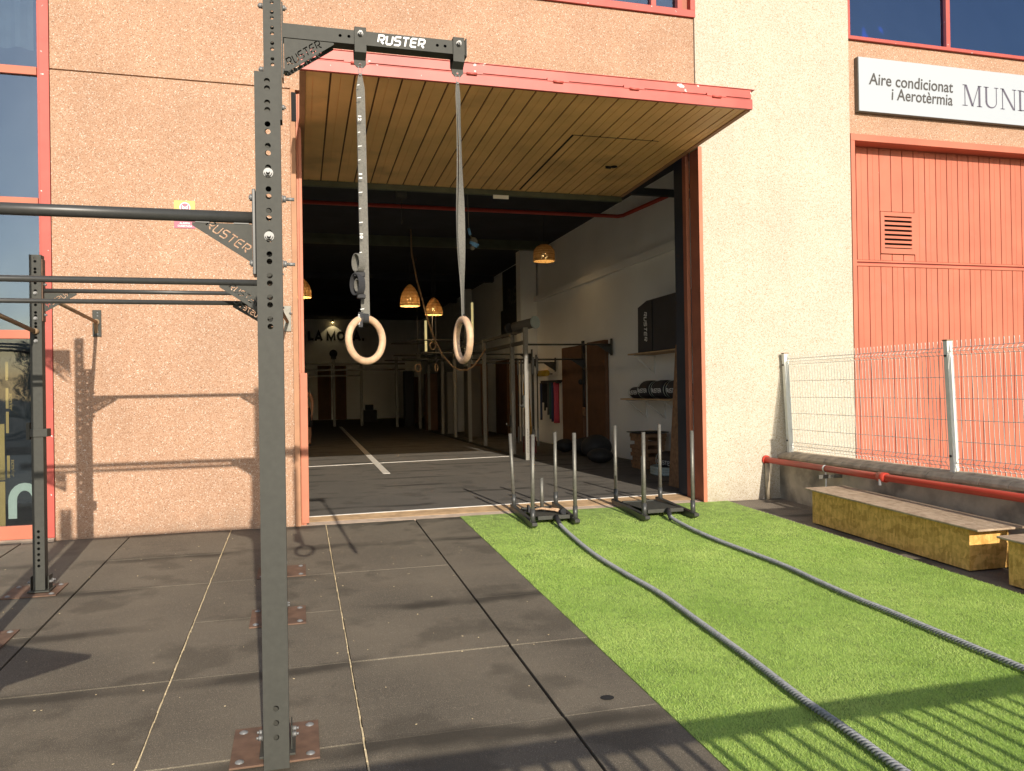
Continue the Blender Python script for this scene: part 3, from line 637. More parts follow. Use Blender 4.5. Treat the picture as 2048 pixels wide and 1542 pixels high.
def base(parent, x0, x1, y0, y1, yc, xc):
    z = sl((y0+y1)/2); m_ = MB()
    m_.hexa([(x0, y0, sl(y0)+.003), (x1, y0, sl(y0)+.003), (x0, y1, sl(y1)+.003), (x1, y1, sl(y1)+.003), (x0, y0, sl(y0)+.012), (x1, y0, sl(y0)+.012), (x0, y1, sl(y1)+.012), (x1, y1, sl(y1)+.012)])
    bp = obj('base_plate', m_, M['rust'], parent, .002)
    for bx in (x0+.04, x1-.04):
        for by in (y0+.045, y1-.045):
            m_ = MB(); m_.lathe((bx, by, sl(by)+.012), [(.02, 0), (.018, .004), (.008, .009), (.0005, .010)], 12); obj('screw', m_, M['zinc'], bp)
    m_ = MB(); m_.box(xc-.075, xc+.075, yc-.085, yc+.085, z+.016, z+.026); m_.box(xc-.062, xc-.056, yc-.05, yc+.05, z+.026, z+.13); m_.box(xc+.056, xc+.062, yc-.05, yc+.05, z+.026, z+.13)
    obj('foot_bracket', m_, M['metal'], bp, .002)
    for by in (yc-.03, yc+.03):
        for s in (-1, 1): bolt(bp, (xc+s*.063, by, z+.085), (s, 0, 0), .009, .026, .013)
zb = sl(-4.9)
# front post with its narrower extension
YP1 = -5.14; XA, XB = -.159, -.057
holed_post(RG, 'post', XA, XB, YP1, sl(YP1)+.03, 2.752, pairs(1.70, 2.715, .0905, .031) + [.10, .04, -.02], .0118)
holed_post(RG, 'post_extension', -.121, -.049, YP1-.002, 2.56, 3.62, pairs(2.79, 3.60, .0655, .0235), .0078)
base(RG, -.305, .07, -5.09, -4.72, YP1+.16, -.108)
for z in (2.33, 2.065): bolt(RG, (-.108, YP1-.051, z), (0, -1, 0), .013, .034, .02)
for z in (2.235, 1.958): bolt(RG, (-.055, YP1, z), (1, 0, 0), .012, .05, .018); bolt(RG, (-.170, YP1, z), (-1, 0, 0), .012, .02, .018)
for z in (3.05, 2.78): bolt(RG, (-.047, YP1, z), (1, 0, 0), .009, .022, .012); bolt(RG, (-.123, YP1, z), (-1, 0, 0), .009, .02, .012)
bolt(RG, (-.055, YP1, 2.625), (1, 0, 0), .009, .022, .012)
m_ = MB(); m_.box(-.175, -.161, YP1-.048, YP1+.048, 1.905, 2.262); obj('joint_plate', m_, M['metal2'], RG, .003)
# other posts
XP = -.108
for yc, top, xq in ((-3.05, 2.48, -.165), (-1.95, 2.48, -.195)):
    holed_post(RG, 'post', xq-.04, xq+.04, yc, sl(yc)+.03, top, pairs(1.6, 2.44, .0905, .031), .011)
base(RG, -.33, .03, -3.25, -2.87, -3.05, -.165); base(RG, -.34, .04, -2.05, -1.70, -1.90, -.195)
for z in (1.99, 2.22): bolt(RG, (-.123, -3.05, z), (1, 0, 0), .010, .04, .014)
bolt(RG, (-.153, -1.95, 2.08), (1, 0, 0), .010, .05, .014)
XL = -1.895
holed_post(RG, 'post', XL-.04, XL+.04, -1.95, sl(-1.95)+.03, 2.48, pairs(1.85, 2.455, .082, .025) + [.40-.043*k for k in range(7)], .0105)
base(RG, -2.13, -1.76, -2.08, -1.74, -1.93, XL)
m_ = MB(); m_.box(XL-.047, XL+.07, -2.0, -1.9, 1.11, 1.17); m_.box(XL-.075, XL-.05, -1.99, -1.95, 1.09, 1.22); obj('clamp', m_, M['metal'], RG, .003)
m_ = MB(); m_.box(XL+.041, XL+.048, -1.985, -1.915, 1.98, 2.45); obj('joint_plate', m_, M['rust'], RG, .001)
for z in (2.19, 2.0, 1.83): bolt(RG, (XL, -1.991, z), (0, -1, 0), .009, .02, .014)
for z in (2.26, 2.03): bolt(RG, (XL+.049, -1.95, z), (1, 0, 0), .008, .02, .012)
holed_post(RG, 'post', XL-.04, XL+.04, -3.05, sl(-3.05)+.03, 3.25, pairs(1.7, 3.2, .09, .031), .011)
base(RG, -2.15, -1.76, -3.22, -2.86, -3.05, -1.93)
holed_post(RG, 'post', XL-.06, XL+.045, -5.10, sl(-5.1)+.03, 2.42, pairs(1.6, 2.4, .09, .031), .0118)
base(RG, -2.13, -1.76, -5.25, -4.88, -5.10, -1.92)
m_ = MB(); m_.box(-3.2, -1.975, -3.08, -3.02, 3.08, 3.14); obj('arm', m_, M['metal'], RG, .003); gusset(RG, -1.972, -3.05, 3.08, -1, .32, .26)
# horizontal bars
m_ = MB(); m_.tube([(-1.86, YP1, 2.145), (-.176, YP1, 2.150)], .0245, 20); m_.tube([(-5.2, YP1, 2.14), (-1.975, YP1, 2.145)], .0245, 20); obj('pull_up_bar', m_, M['metal2'], RG)
gusset(RG, -.178, YP1, 2.122, -1, .235, .155)
m_ = MB(); m_.box(-.40, -.345, YP1-.006, YP1+.006, 2.121, 2.128); m_.box(-.25, -.19, YP1-.006, YP1+.006, 2.121, 2.128); obj('weld_tab', m_, M['metal2'], RG)
m_ = MB(); m_.tube([(-5.2, -3.33, 2.112), (-.20, -3.33, 2.120)], .020, 18); obj('pull_up_bar', m_, M['metal2'], RG)
m_ = MB(); m_.box(-.222, -.206, -3.37, -3.01, 1.95, 2.20); obj('joint_plate', m_, M['metal2'], RG)
gusset(RG, -.223, -3.33, 2.10, -1, .25, .17)
m_ = MB(); m_.tube([(XL+.05, -1.95, 2.215), (-.236, -1.95, 2.218)], .0165, 16); obj('pull_up_bar', m_, M['metal2'], RG)
gusset(RG, XL+.05, -1.95, 2.198, 1, .22, .14, True); gusset(RG, -.236, -1.95, 2.198, -1, .22, .14)
m_ = MB(); m_.tube([(-5.2, -3.18, 1.995), (-.20, -3.18, 2.005)], .0150, 16); obj('pull_up_bar', m_, M['metal2'], RG)
gusset(RG, -.215, -3.18, 1.99, -1, .19, .12, True); gusset(RG, XL-.12, -3.18, 1.98, -1, .30, .17, True)
m_ = MB(); m_.box(-.222, -.12, -3.20, -3.093, 1.86, 2.04); obj('joint_plate', m_, M['metal2'], RG)
# rusty braces: post to post and post to wall
m_ = MB(); m_.tube([(-1.93, -3.0, 1.99), (XL-.01, -2.0, 1.905)], .0165, 14); m_.tube([(XL-.01, -2.0, 1.905), (XL+.01, -1.98, 1.90)], .022, 14); obj('brace', m_, M['rustpipe'], RG)
m_ = MB(); m_.tube([(-1.86, -1.93, 2.185), (-1.925, -.03, 2.145)], .0165, 14); m_.tube([(-1.925, -.03, 2.145), (-1.925, -.012, 2.145)], .03, 14); m_.prism([(-1.94, -.07, 2.13), (-1.94, -.012, 2.13), (-1.94, -.012, 2.03)], (.03, 0, 0)); obj('brace', m_, M['rustpipe'], RG)
m_ = MB(); m_.box(-1.962, -1.882, -.012, -.002, 2.0, 2.265); WPl = obj('wall_plate', m_, M['metal'], RG, .002)
for z in (2.235, 2.205, 2.05, 2.025): m_ = MB(); m_.lathe((-1.915, -.012, z), [(.009, 0), (.008, -.004), (.0005, -.006)], 10, 'y'); obj('screw', m_, M['zinc'], WPl)
m_ = MB(); m_.tube([(-.195, -1.9, 2.22), (-.1, -.03, 2.16)], .0165, 14); obj('brace', m_, M['rustpipe'], RG)
m_ = MB(); m_.box(-.135, -.062, -.012, -.002, 2.06, 2.33); WPr = obj('wall_plate', m_, M['sledsteel'], RG, .002)
bolt(WPr, (-.072, -.012, 2.25), (.6, -1, 0), .008, .03, .012)
m_ = MB(); m_.tube([(-.11, -5.04, 2.0), (-.165, -3.1, 2.0)], .0165, 14); m_.tube([(-.165, -3.0, 2.0), (-.195, -2.0, 2.0)], .0165, 14); obj('brace', m_, M['metal2'], RG)
# cantilevered ring arm
YA0, YA1 = YP1-.032, YP1+.028
m_ = MB(); me = curve_mesh([[(-.045, 2.912), (.742, 2.912), (.742, 2.972), (-.045, 2.972)]] + [circle(x, 2.943, .0068, 12) for x in (.195, .232, .617, .652)], .004)
for yy in (YA0, YA1): m_.raw(me, frame_mtx((0, yy, 0), (1, 0, 0), (0, 0, 1)))
m_.box(-.045, .742, YA0+.0025, YA1-.0025, 2.968, 2.972); m_.box(-.045, .742, YA0+.0025, YA1-.0025, 2.912, 2.916)
ARM = obj('ring_arm', m_, M['metal'], RG)
m_ = MB(); m_.box(.744, .750, YA0-.006, YA1+.006, 2.905, 2.985); obj('end_cap', m_, M['metal'], ARM)
m_ = MB(); m_.box(-.047, -.041, YA0-.004, YA1+.004, 2.74, 3.06); obj('mounting_plate', m_, M['metal'], ARM)
obj('lettering', brand((.352, YA0-.0035, 2.921), R_, U_, .208, .043, .0008, w=.24), M['white'], ARM)
for yy in (YA0+.004, YA1-.004):
    tri = [(-.038, 2.910), (.168, 2.910), (.168, 2.902), (-.020, 2.772), (-.038, 2.772)]
    ang = math.atan2(.130, .188); ex = Vector((math.cos(ang), math.sin(ang))); ey = Vector((-math.sin(ang), math.cos(ang))); pol = []
    for pl in brand_polys(.17, .22): pol.append([tuple(Vector((-.017, 2.792)) + ex*(a*.0247) + ey*(b*.032)) for a, b in pl])
    obj('gusset', MB().raw(curve_mesh([tri]+pol, .004), frame_mtx((0, yy, 0), (1, 0, 0), (0, 0, 1))), M['metal'], ARM)
def ring_set(name, xc, yaw, label, twist):
    T = thing(name, label, 'gymnastic ring', (xc, YP1, 2.9), 'gymnastic rings on the cantilevered arm')
    # U-shaped saddle over the arm
    m_ = MB()
    for yy in (YA0-.012, YA1+.008): m_.box(xc-.025, xc+.025, yy, yy+.004, 2.876, 2.980)
    m_.box(xc-.025, xc+.025, YA0-.012, YA1+.012, 2.9805, 2.984); m_.hexa([(xc-.025, YA0-.012, 2.876), (xc+.025, YA0-.012, 2.876), (xc-.025, YP1+.0, 2.852), (xc+.025, YP1+.0, 2.852), (xc-.025, YA0-.008, 2.878), (xc+.025, YA0-.008, 2.878), (xc-.025, YP1+.004, 2.856), (xc+.025, YP1+.004, 2.856)])
    m_.hexa([(xc-.025, YP1, 2.850), (xc+.025, YP1, 2.850), (xc-.025, YA1+.008, 2.874), (xc+.025, YA1+.008, 2.874), (xc-.025, YP1, 2.854), (xc+.025, YP1, 2.854), (xc-.025, YA1+.012, 2.878), (xc+.025, YA1+.012, 2.878)])
    m_.raw(curve_mesh([[(xc-.026, 2.856), (xc-.026, 2.838), (xc-.014, 2.824), (xc+.014, 2.824), (xc+.026, 2.838), (xc+.026, 2.856)], circle(xc, 2.84, .006, 10)], .005), frame_mtx((0, YP1-.004, 0), (1, 0, 0), (0, 0, 1)))
    sd_ = obj('saddle', m_, M['metal'], T)
    bolt(sd_, (xc, YA0-.012, 2.955), (0, -1, 0), .008, .024, .012)
    m_ = MB(); m_.tube([(xc+.008*math.sin(a), YP1-.006+.003*math.cos(a), 2.817+.028*math.cos(a)) for a in [2*math.pi*k/16 for k in range(17)]], .0020, 8, cap=False); obj('carabiner', m_, M['zinc'], T)
    # two layers of webbing that twist on the way down
    zr, R, r = 1.637, .0935, .0155
    def web(side, w, th=.0018):
        mb = MB(); n = 46; z0, z1 = 2.80, zr+R-.002; vs = []
        for i in range(n+1):
            t = i/n; z = z0+(z1-z0)*t; a = twist(t, side); ww = w*(.35+.65*min(1, t/.06)); off = side*(.004+.010*math.sin(math.pi*min(1, t*1.1)))
            d = Vector((math.cos(a), math.sin(a), 0)); nn = Vector((-math.sin(a), math.cos(a), 0)); c = Vector((xc+.008*t, YP1, z)) + nn*off*.5
            vs += [c-d*ww-nn*th, c+d*ww-nn*th, c+d*ww+nn*th, c-d*ww+nn*th]
        fs = [(i*4+k, i*4+(k+1) % 4, (i+1)*4+(k+1) % 4, (i+1)*4+k) for i in range(n) for k in range(4)] + [(3, 2, 1, 0), (n*4, n*4+1, n*4+2, n*4+3)]
        mb._add(vs, fs); return mb
    for side in (-1, 1): obj('strap', web(side, .0185), M['strapgrey'], T)
    xr = xc+.008
    m_ = MB(); ca, sa = math.cos(yaw), math.sin(yaw)
    m_.tube([(xr+R*math.cos(a)*ca, YP1+R*math.cos(a)*sa, zr+R*math.sin(a)) for a in [2*math.pi*k/64 for k in range(65)]], r, 18, cap=False)
    obj('wooden_ring', m_, M['wood'], T)
    m_ = MB()
    q = [(xr+.0*ca, YP1-.004-.020*math.cos(a), zr+R+.000+.021*math.sin(a)) for a in [2*math.pi*k/16 for k in range(17)]]
    for i in range(16):
        (x0, y0, z0), (x1, y1, z1) = q[i], q[i+1]; w = .017
        m_._add([(x0-w*ca, y0-w*sa, z0), (x0+w*ca, y0+w*sa, z0), (x1+w*ca, y1+w*sa, z1), (x1-w*ca, y1-w*sa, z1)], [(0, 1, 2, 3)], True)
    obj('strap_loop', m_, M['strapdark'], T)
    return T
T1 = ring_set('gymnastic_ring', .280, .60, 'wooden ring facing the viewer on a numbered strap with a rolled tail, nearer the post', lambda t, s: .10*math.sin(3*t)+.05*s)
# marks, rolled tail and buckle on the left strap
for (z, tx, w, h) in ((2.585, '12', .013, .019), (2.335, '11', .010, .019), (2.075, '10', .013, .019)):
    me = write(tx, (.266, YP1-.030, z+.02), (0, 0, -1), (1, 0, 0), .022, .014, offset=.02); obj('length_mark', me, M['white'], T1)
m_ = MB()
for i, z in enumerate([2.735, 2.68, 2.53, 2.47, 2.41, 2.27, 2.20, 2.14, 2.01, 1.765]):
    m_.hexa([(.264, YP1-.031, z), (.264+(.016 if i % 2 else .010), YP1-.031, z+.003), (.264, YP1-.030, z), (.264+(.016 if i % 2 else .010), YP1-.030, z+.003), (.264, YP1-.031, z+.003), (.264+(.016 if i % 2 else .010), YP1-.031, z+.006), (.264, YP1-.030, z+.003), (.264+(.016 if i % 2 else .010), YP1-.030, z+.006)])
obj('length_mark', m_, M['white'], T1)
def coil(c, R0, w, n=26, ell=1.0):
    mb = MB(); c = Vector(c); h = Vector((.62, -.78, 0)); wv = Vector((.78, .62, 0))*w
    for rr, inner in ((R0, 0), (R0-.004, 1)):
        for i in range(n):
            p = [c + h*(rr*.62*math.cos(2*math.pi*k/n)) + Vector((0, 0, rr*ell*math.sin(2*math.pi*k/n))) for k in (i, i+1)]
            mb._add([p[0]-wv, p[1]-wv, p[1]+wv, p[0]+wv], [(0, 1, 2, 3)], True)
    for sg in (-1, 1):
        for i in range(n):
            a, b = [[c + h*(rr*.62*math.cos(2*math.pi*k/n)) + Vector((0, 0, rr*ell*math.sin(2*math.pi*k/n))) + wv*sg for rr in (R0, R0-.004)] for k in (i, i+1)]
            mb._add([a[0], b[0], b[1], a[1]], [(0, 1, 2, 3)])
    return mb
TL = obj('rolled_tail', coil((.258, YP1-.045, 1.965), .040, .018), M['strapgrey'], T1)
obj('rolled_tail', coil((.252, YP1-.045, 1.872), .048, .018), M['strapdark'], T1)
obj('rolled_tail', coil((.262, YP1-.045, 1.868), .028, .018), M['strapgrey'], T1)
obj('buckle', MB().box(.238, .285, YP1-.055, YP1-.025, 1.905, 1.925), M['black'], T1, .003); obj('buckle', MB().box(.25, .285, YP1-.055, YP1-.025, 1.812, 1.83), M['black'], T1, .003)
m_ = MB(); m_.box(.255, .273, YP1-.033, YP1-.031, 1.69, 1.755); obj('strap_label', m_, M['strapdark'], T1)
obj('lettering', brand((.261, YP1-.035, 1.70), (0, 0, 1), (-1, 0, 0), .045, .007, .0004), M['white'], T1)
T2 = ring_set('gymnastic_ring', .712, 1.70, 'wooden ring turned almost edge-on, hanging from a twisted strap at the arm tip', lambda t, s: 1.22-.85*math.exp(-((t-.62)/.17)**2)-.35*math.exp(-(t/.10)**2)+.08*s)

# ================================================================== LOW WALL, FENCE, PIPE, BENCHES
LW = thing('low_wall', 'low stained concrete wall with sloping stone coping, beside the turf', 'wall', (5.95, -4, 0))
m_ = MB(); m_.hexa([(5.80, -13, sl(-13)-.1), (6.12, -13, sl(-13)-.1), (5.80, -.023, -.1), (6.12, -.023, -.1), (5.80, -13, .50), (6.12, -13, .50), (5.80, -.023, .50), (6.12, -.023, .50)])
obj('wall_body', m_, M['conc'], LW)
m_ = MB()
y = -.024
k = 0
while y > -13:
    y2 = y-.30; dz = random.uniform(-.003, .003); a, b = y2+.004, y
    m_.prism([(5.765, a, .500+dz), (6.15, a, .500+dz), (6.15, a, .545+dz), (5.96, a, .585+dz), (5.80, a, .560+dz), (5.765, a, .53+dz)], (0, b-a, 0)); y = y2
obj('coping', m_, M['coping'], LW, .006)
FN = thing('mesh_fence', 'white welded wire mesh fence with leaning posts on the low wall', 'fence', (5.95, -3, .57))
LEAN = .045
def fx(x, z): return x - LEAN*(z-.57)
def fpost(y, w, x0=5.895):
    def blk(xa, xb, ya, yb, za, zb): return [(fx(xa, za), ya, za), (fx(xb, za), ya, za), (fx(xa, za), yb, za), (fx(xb, za), yb, za), (fx(xa, zb), ya, zb), (fx(xb, zb), ya, zb), (fx(xa, zb), yb, zb), (fx(xb, zb), yb, zb)]
    p = obj('post', MB().hexa(blk(x0, x0+.062, y-w, y, .57, 1.80)), M['fencewhite'], FN, .003)
    obj('post_cap', MB().hexa(blk(x0-.005, x0+.067, y-w-.005, y+.004, 1.801, 1.812)), M['rustpipe'], p)
    for z in (1.66, .72):
        m_ = MB(); m_.tube([(fx(x0-.001, z), y-w*.5, z), (fx(x0-.012, z), y-w*.5, z)], .011, 10); obj('clip', m_, M['black'], p)
fpost(-.07, .05, 5.875); fpost(-2.58, .05); fpost(-5.15, .05); fpost(-7.75, .05); fpost(-10.35, .05)
def fpanel(ya, yb):
    m_ = MB(); prof = [(1.80, 0), (1.735, 0), (1.70, .035), (1.665, 0), (1.46, 0), (1.26, 0), (1.06, 0), (.86, 0), (.70, 0), (.66, .035), (.62, 0), (.59, 0)]
    y = ya
    while y > yb:
        m_.tube([(fx(5.93-dx, z), y, z) for z, dx in prof], .0032, 5, cap=False); y -= .05
    for z, dx in ((1.735, 0), (1.70, .035), (1.665, 0), (1.46, 0), (1.26, 0), (1.06, 0), (.86, 0), (.70, 0), (.66, .035), (.62, 0)):
        m_.tube([(fx(5.926-dx, z), ya, z), (fx(5.926-dx, z), yb, z)], .0032, 5, cap=False)
    obj('mesh_panel', m_, M['fencewhite'], FN)
fpanel(-.13, -2.56); fpanel(-2.66, -5.12); fpanel(-5.23, -7.72); fpanel(-7.83, -10.3)
# red pipe on its supports
RP = thing('red_pipe', 'long red painted water pipe running in front of the low wall', 'pipe', (5.60, -4, .48))
m_ = MB(); m_.tube([(5.60, -.03, .487), (5.60, -2.02, .478), (5.60, -12.5, .44)], .036, 20); obj('pipe', m_, M['pipered'], RP)
obj('flange', MB().tube([(5.60, -.023, .487), (5.60, -.045, .487)], .055, 20), M['pipered'], RP); obj('coupling', MB().tube([(5.60, -2.00, .478), (5.60, -2.10, .478)], .049, 20), M['pipered'], RP)
m_ = MB(); m_.tube([(5.60, -1.16, .481), (5.60, -1.185, .481)], .0395, 20, cap=False); m_.box(5.595, 5.605, -1.18, -1.165, .10, .44); obj('clamp', m_, M['white'], RP)
m_ = MB(); m_.box(5.555, 5.57, -2.06, -2.04, .40, .47); obj('clamp_bolt', m_, M['white'], RP)
m_ = MB(); m_.tube([(5.60, -.06, .445), (5.60, -.06, 0)], .028, 14); obj('support', m_, M['coping'], RP)
m_ = MB(); m_.box(5.50, 5.80, -1.19, -1.16, .375, .415); obj('bracket', m_, M['sledsteel'], RP)
def bench(x0, x1, y0, y1, h, label):
    T = thing('plywood_bench', label, 'bench', ((x0+x1)/2, (y0+y1)/2, sl((y0+y1)/2)), 'chipboard box benches beside the turf')
    def hx(xa, xb, ya, yb, za, zb): return [(xa, ya, sl(ya)+za), (xb, ya, sl(ya)+za), (xa, yb, sl(yb)+za), (xb, yb, sl(yb)+za), (xa, ya, sl(ya)+zb), (xb, ya, sl(ya)+zb), (xa, yb, sl(yb)+zb), (xb, yb, sl(yb)+zb)]
    t = .018
    obj('front_board', MB().hexa(hx(x0, x0+t, y0, y1, .012, h)), M['osb'], T, .0015)
    obj('back_board', MB().hexa(hx(x1-t, x1, y0, y1, .012, h)), M['osb'], T, .0015)
    for ya, yb in ((y0+.002, y0+.002+t), (y1-t-.002, y1-.002)): obj('end_board', MB().hexa(hx(x0+t+.001, x1-t-.001, ya, yb, .012, h)), M['osb'], T, .0015)
    obj('seat_board', MB().hexa(hx(x0-.05, x1+.05, y0-.13, y1+.06, h+.001, h+.019)), M['osbtop'], T, .006)
bench(5.205, 5.60, -3.47, -1.47, .352, 'long chipboard box bench, the farther one by the concrete wall')
bench(5.17, 5.56, -5.85, -3.86, .352, 'near chipboard box bench cut off by the right edge of the photo')

# ================================================================== SLEDS AND ROPES
def sled(name, fl, fr, bl, br, label, mid, deck, H=(.97, .97, .90, .90), lean=((0, 0), (0, 0), (-.02, .02), (0, .0))):
    """fl/fr/bl/br: ground x, y of the four posts (front = viewer side)"""
    T = thing(name, label, 'push sled', ((fl[0]+br[0])/2, (fl[1]+br[1])/2, sl(-.4)), 'push sleds on the turf')
    zt = .026
    for f, b in ((fl, bl), (fr, br)):
        m_ = MB(); ya, yb = f[1]-.10, b[1]+.10; dx = (b[0]-f[0])/(b[1]-f[1]); g_ = .013
        xa, xb = f[0]-dx*.1, b[0]+dx*.1; w = .028
        prof = [(ya, .075), (ya+.0, .045), (ya+.07, g_), (yb-.07, g_), (yb, .045), (yb, .075)]
        def X(y): return f[0]+(y-f[1])*dx
        pts = [(X(y)-w, y, min(0, sl(y))+z) for y, z in prof]; m_.prism(pts, (2*w, 0, 0))
        obj('skid', m_, M['metal2'], T, .003)
    for i, (p, h) in enumerate(zip((fl, fr, bl, br), H)):
        z = min(0, sl(p[1])); lx, ly = lean[i]; m_ = MB()
        m_.tube([(p[0], p[1], z+.06), (p[0]+lx, p[1]+ly, z+h)], .0205, 16)
        po = obj('push_post', m_, M['sledsteel'], T)
        m_ = MB(); m_.tube([(p[0], p[1], z+.04), (p[0]+lx*.18, p[1], z+.20)], .0265, 16); m_.prism([(p[0]-.03, p[1]-.005, z+.075), (p[0]+.03, p[1]-.005, z+.075), (p[0]+.018, p[1]-.005, z+.13), (p[0]-.018, p[1]-.005, z+.13)], (0, .01, 0)); obj('socket', m_, M['metal2'], po)
    cx0, cx1 = max(fl[0], bl[0])+.03, min(fr[0], br[0])-.03; y0, y1 = deck
    m_ = MB(); z0 = min(0, sl(y0))+.055
    m_.box(cx0, cx1, y0, y0+.04, z0, z0+.04); m_.box(cx0, cx1, y1-.04, y1, z0, z0+.04); m_.box(cx0, cx1, y0+.041, y1-.041, z0+.022, z0+.03); obj('deck', m_, M['metal'], T, .003)
    if mid:
        m_ = MB(); m_.tube([(mid[0], mid[1], z0+.03), (mid[0], mid[1], z0+mid[2])], .021, 16); obj('weight_horn', m_, M['sledsteel'], T)
    m_ = MB(); cxm = (cx0+cx1)/2+.01; m_.tube([(cxm+.016*math.sin(a), y0-.02+.02*math.cos(a), z0+.012) for a in [2*math.pi*k/14 for k in range(15)]], .004, 8, cap=False); obj('shackle', m_, M['zinc'], T)
    return T, (cxm, y0-.03)
SD1, h1 = sled('push_sled', (2.315, -.85), (2.80, -.80), (2.385, .12), (2.895, .13), 'push sled with wooden handles lying on its deck, nearer the black mats', (2.58, -.33, .40), (-.72, -.05), lean=((.02, .02), (0, 0), (-.03, .02), (0, .0)))
SD2, h2 = sled('push_sled', (3.565, -.86), (4.135, -.87), (3.64, .10), (4.20, .06), 'push sled with an empty deck, nearer the right door jamb', (3.665, -.62, .62), (-.72, .0), H=(.96, .96, .96, .96), lean=((0, 0), (0, 0), (0, 0), (0, 0)))
m_ = MB(); zz = .07
m_.tube([(2.44, -.30, zz), (2.55, -.42, zz+.035), (2.68, -.50, zz+.02), (2.72, -.57, zz+.01)], [.014, .017, .018, .022], 10, flat=.7)
HB = thing('wooden_grip', 'pair of pale wooden handles lying on the deck of a sled', 'handle', (2.58, -.42, .06))
obj('handle', m_, M['wood'], HB); m_ = MB(); m_.tube([(2.63, -.34, zz), (2.66, -.45, zz+.03), (2.72, -.5, zz+.02)], [.013, .017, .02], 10, flat=.7); obj('handle', m_, M['wood'], HB)
m_ = MB(); m_.tube([(2.72, -.585, zz+.012), (2.735, -.62, zz+.02)], .035, 12); m_.box(2.42, 2.44, -.34, -.28, zz-.02, zz+.06); obj('grip_end', m_, M['black'], HB)

def battle_rope(path, label):
    # smooth the path, then wind three strands around it
    P = [Vector(p) for p in path]; pts = []
    for i in range(len(P)-1):
        p0, p1, p2, p3 = P[max(0, i-1)], P[i], P[i+1], P[min(len(P)-1, i+2)]
        n = max(2, int((p2-p1).length/.0045))
        for k in range(n):
            t = k/n; pts.append(.5*((2*p1)+(p2-p0)*t+(2*p0-5*p1+4*p2-p3)*t*t+(3*p1-p0-3*p2+p3)*t**3))
    m_ = MB(); s = 0; acc = [[], [], []]
    for i, p in enumerate(pts):
        if i: s += (p-pts[i-1]).length
        t = (pts[min(i+1, len(pts)-1)]-pts[max(0, i-1)]).normalized(); a = t.cross(Vector((0, 0, 1))).normalized(); b = a.cross(t)
        for k in range(3):
            an = s/.072*2*math.pi + k*2*math.pi/3; acc[k].append(p + (a*math.cos(an)+b*math.sin(an))*.0122)
    for k in range(3): m_.tube(acc[k], .0080, 7)
    T = thing('battle_rope', label, 'rope', tuple(P[len(P)//2]), 'battle ropes tied to the sleds')
    obj('rope', m_, M['rope'], T)
    m_ = MB(); d = (pts[40]-pts[0]).normalized(); m_.tube([pts[0]+Vector((0, 0, .002)), pts[0]+d*.09+Vector((0, 0, .001)), pts[0]+d*.22], [.027, .026, .0225], 12); obj('end_sleeve', m_, M['black'], T)
def gp(x, y, dz=.032): return (x, y, sl(y)+dz)
battle_rope([(h1[0], h1[1], .06), gp(2.585, -.94, .04), gp(2.53, -1.5), gp(2.482, -2.18), gp(2.49, -2.82), gp(2.515, -3.37), gp(2.48, -4.03), gp(2.445, -4.67), gp(2.402, -5.19), gp(2.39, -5.57), gp(2.37, -5.91), gp(2.35, -6.6)], 'thick grey twisted rope across the turf from the sled with wooden handles')
battle_rope([(h2[0], h2[1], .06), gp(3.83, -1.02, .04), gp(3.785, -1.86), gp(3.835, -2.89), gp(3.805, -3.47), gp(3.79, -3.92), gp(3.80, -4.15), gp(3.795, -4.70), gp(3.79, -5.21), gp(3.785, -6.5)], 'thick grey twisted rope across the turf from the empty sled')
m_ = MB(); m_._add([(1.50+.035*math.cos(k*math.pi/10), -4.86+.03*math.sin(k*math.pi/10), sl(-4.86+.03*math.sin(k*math.pi/10))+.004) for k in range(20)], [tuple(range(20))])
struct('mat_hole', m_, M['hole'])
m_ = MB()
for k in range(150):
    x, y = random.uniform(-2.6, 1.65), random.uniform(-6, -.05); z = sl(y)+.0035; a_ = random.uniform(0, 6.28); l_ = random.uniform(.002, .007); w_ = l_*random.uniform(.3, 1)
    dx, dy = math.cos(a_)*l_, math.sin(a_)*l_; m_.prism([(x-dx, y-dy, z), (x+dy*w_/l_, y-dx*w_/l_, z), (x+dx, y+dy, z+.001), (x-dy*w_/l_, y+dx*w_/l_, z)], (0, 0, .0015))
tag(obj('grit', m_, M['sand']), 'pale grit and crumbs scattered over the black rubber mats', 'grit', kind='stuff')

# railing that throws the barred shadow over the foreground
RL = thing('yard_railing', 'dark barred railing whose shadow crosses the mats and turf', 'railing', (2, -8.0, sl(-8.0)))
zr = .985; yr = -8.0; zg = sl(yr)
m_ = MB(); m_.box(-.45, 3.95, yr-.02, yr+.02, zr-.078, zr); m_.box(-.45, 3.95, yr-.02, yr+.02, zg+.08, zg+.12); m_.box(3.89, 3.95, yr-.03, yr+.03, zg, zr-.079); m_.box(-.51, -.451, yr-.03, yr+.03, zg, zr); obj('frame', m_, M['metal2'], RL)
m_ = MB(); x = -.38
while x < 3.85: m_.tube([(x, yr, zg+.121), (x, yr, zr-.079)], .018, 8); x += .128
obj('bars', m_, M['metal2'], RL)
# unseen plate, added and shaped to shade the left foreground
T = thing('shadow_plate', 'unseen triangular plate added to cast the shadow on the left mats', 'plate', (-1.9, -5.9, sl(-5.9)))
obj('plate', MB().prism([(-2.7, -7.16, .72), (-1.07, -5.53, .72), (-2.7, -4.48, .72)], (0, 0, .03)), M['metal2'], T)
for x, y in ((-2.6, -6.9), (-2.6, -4.7), (-1.45, -5.58)): obj('leg', MB().box(x-.02, x+.02, y-.02, y+.02, sl(y), .719), M['metal2'], T)

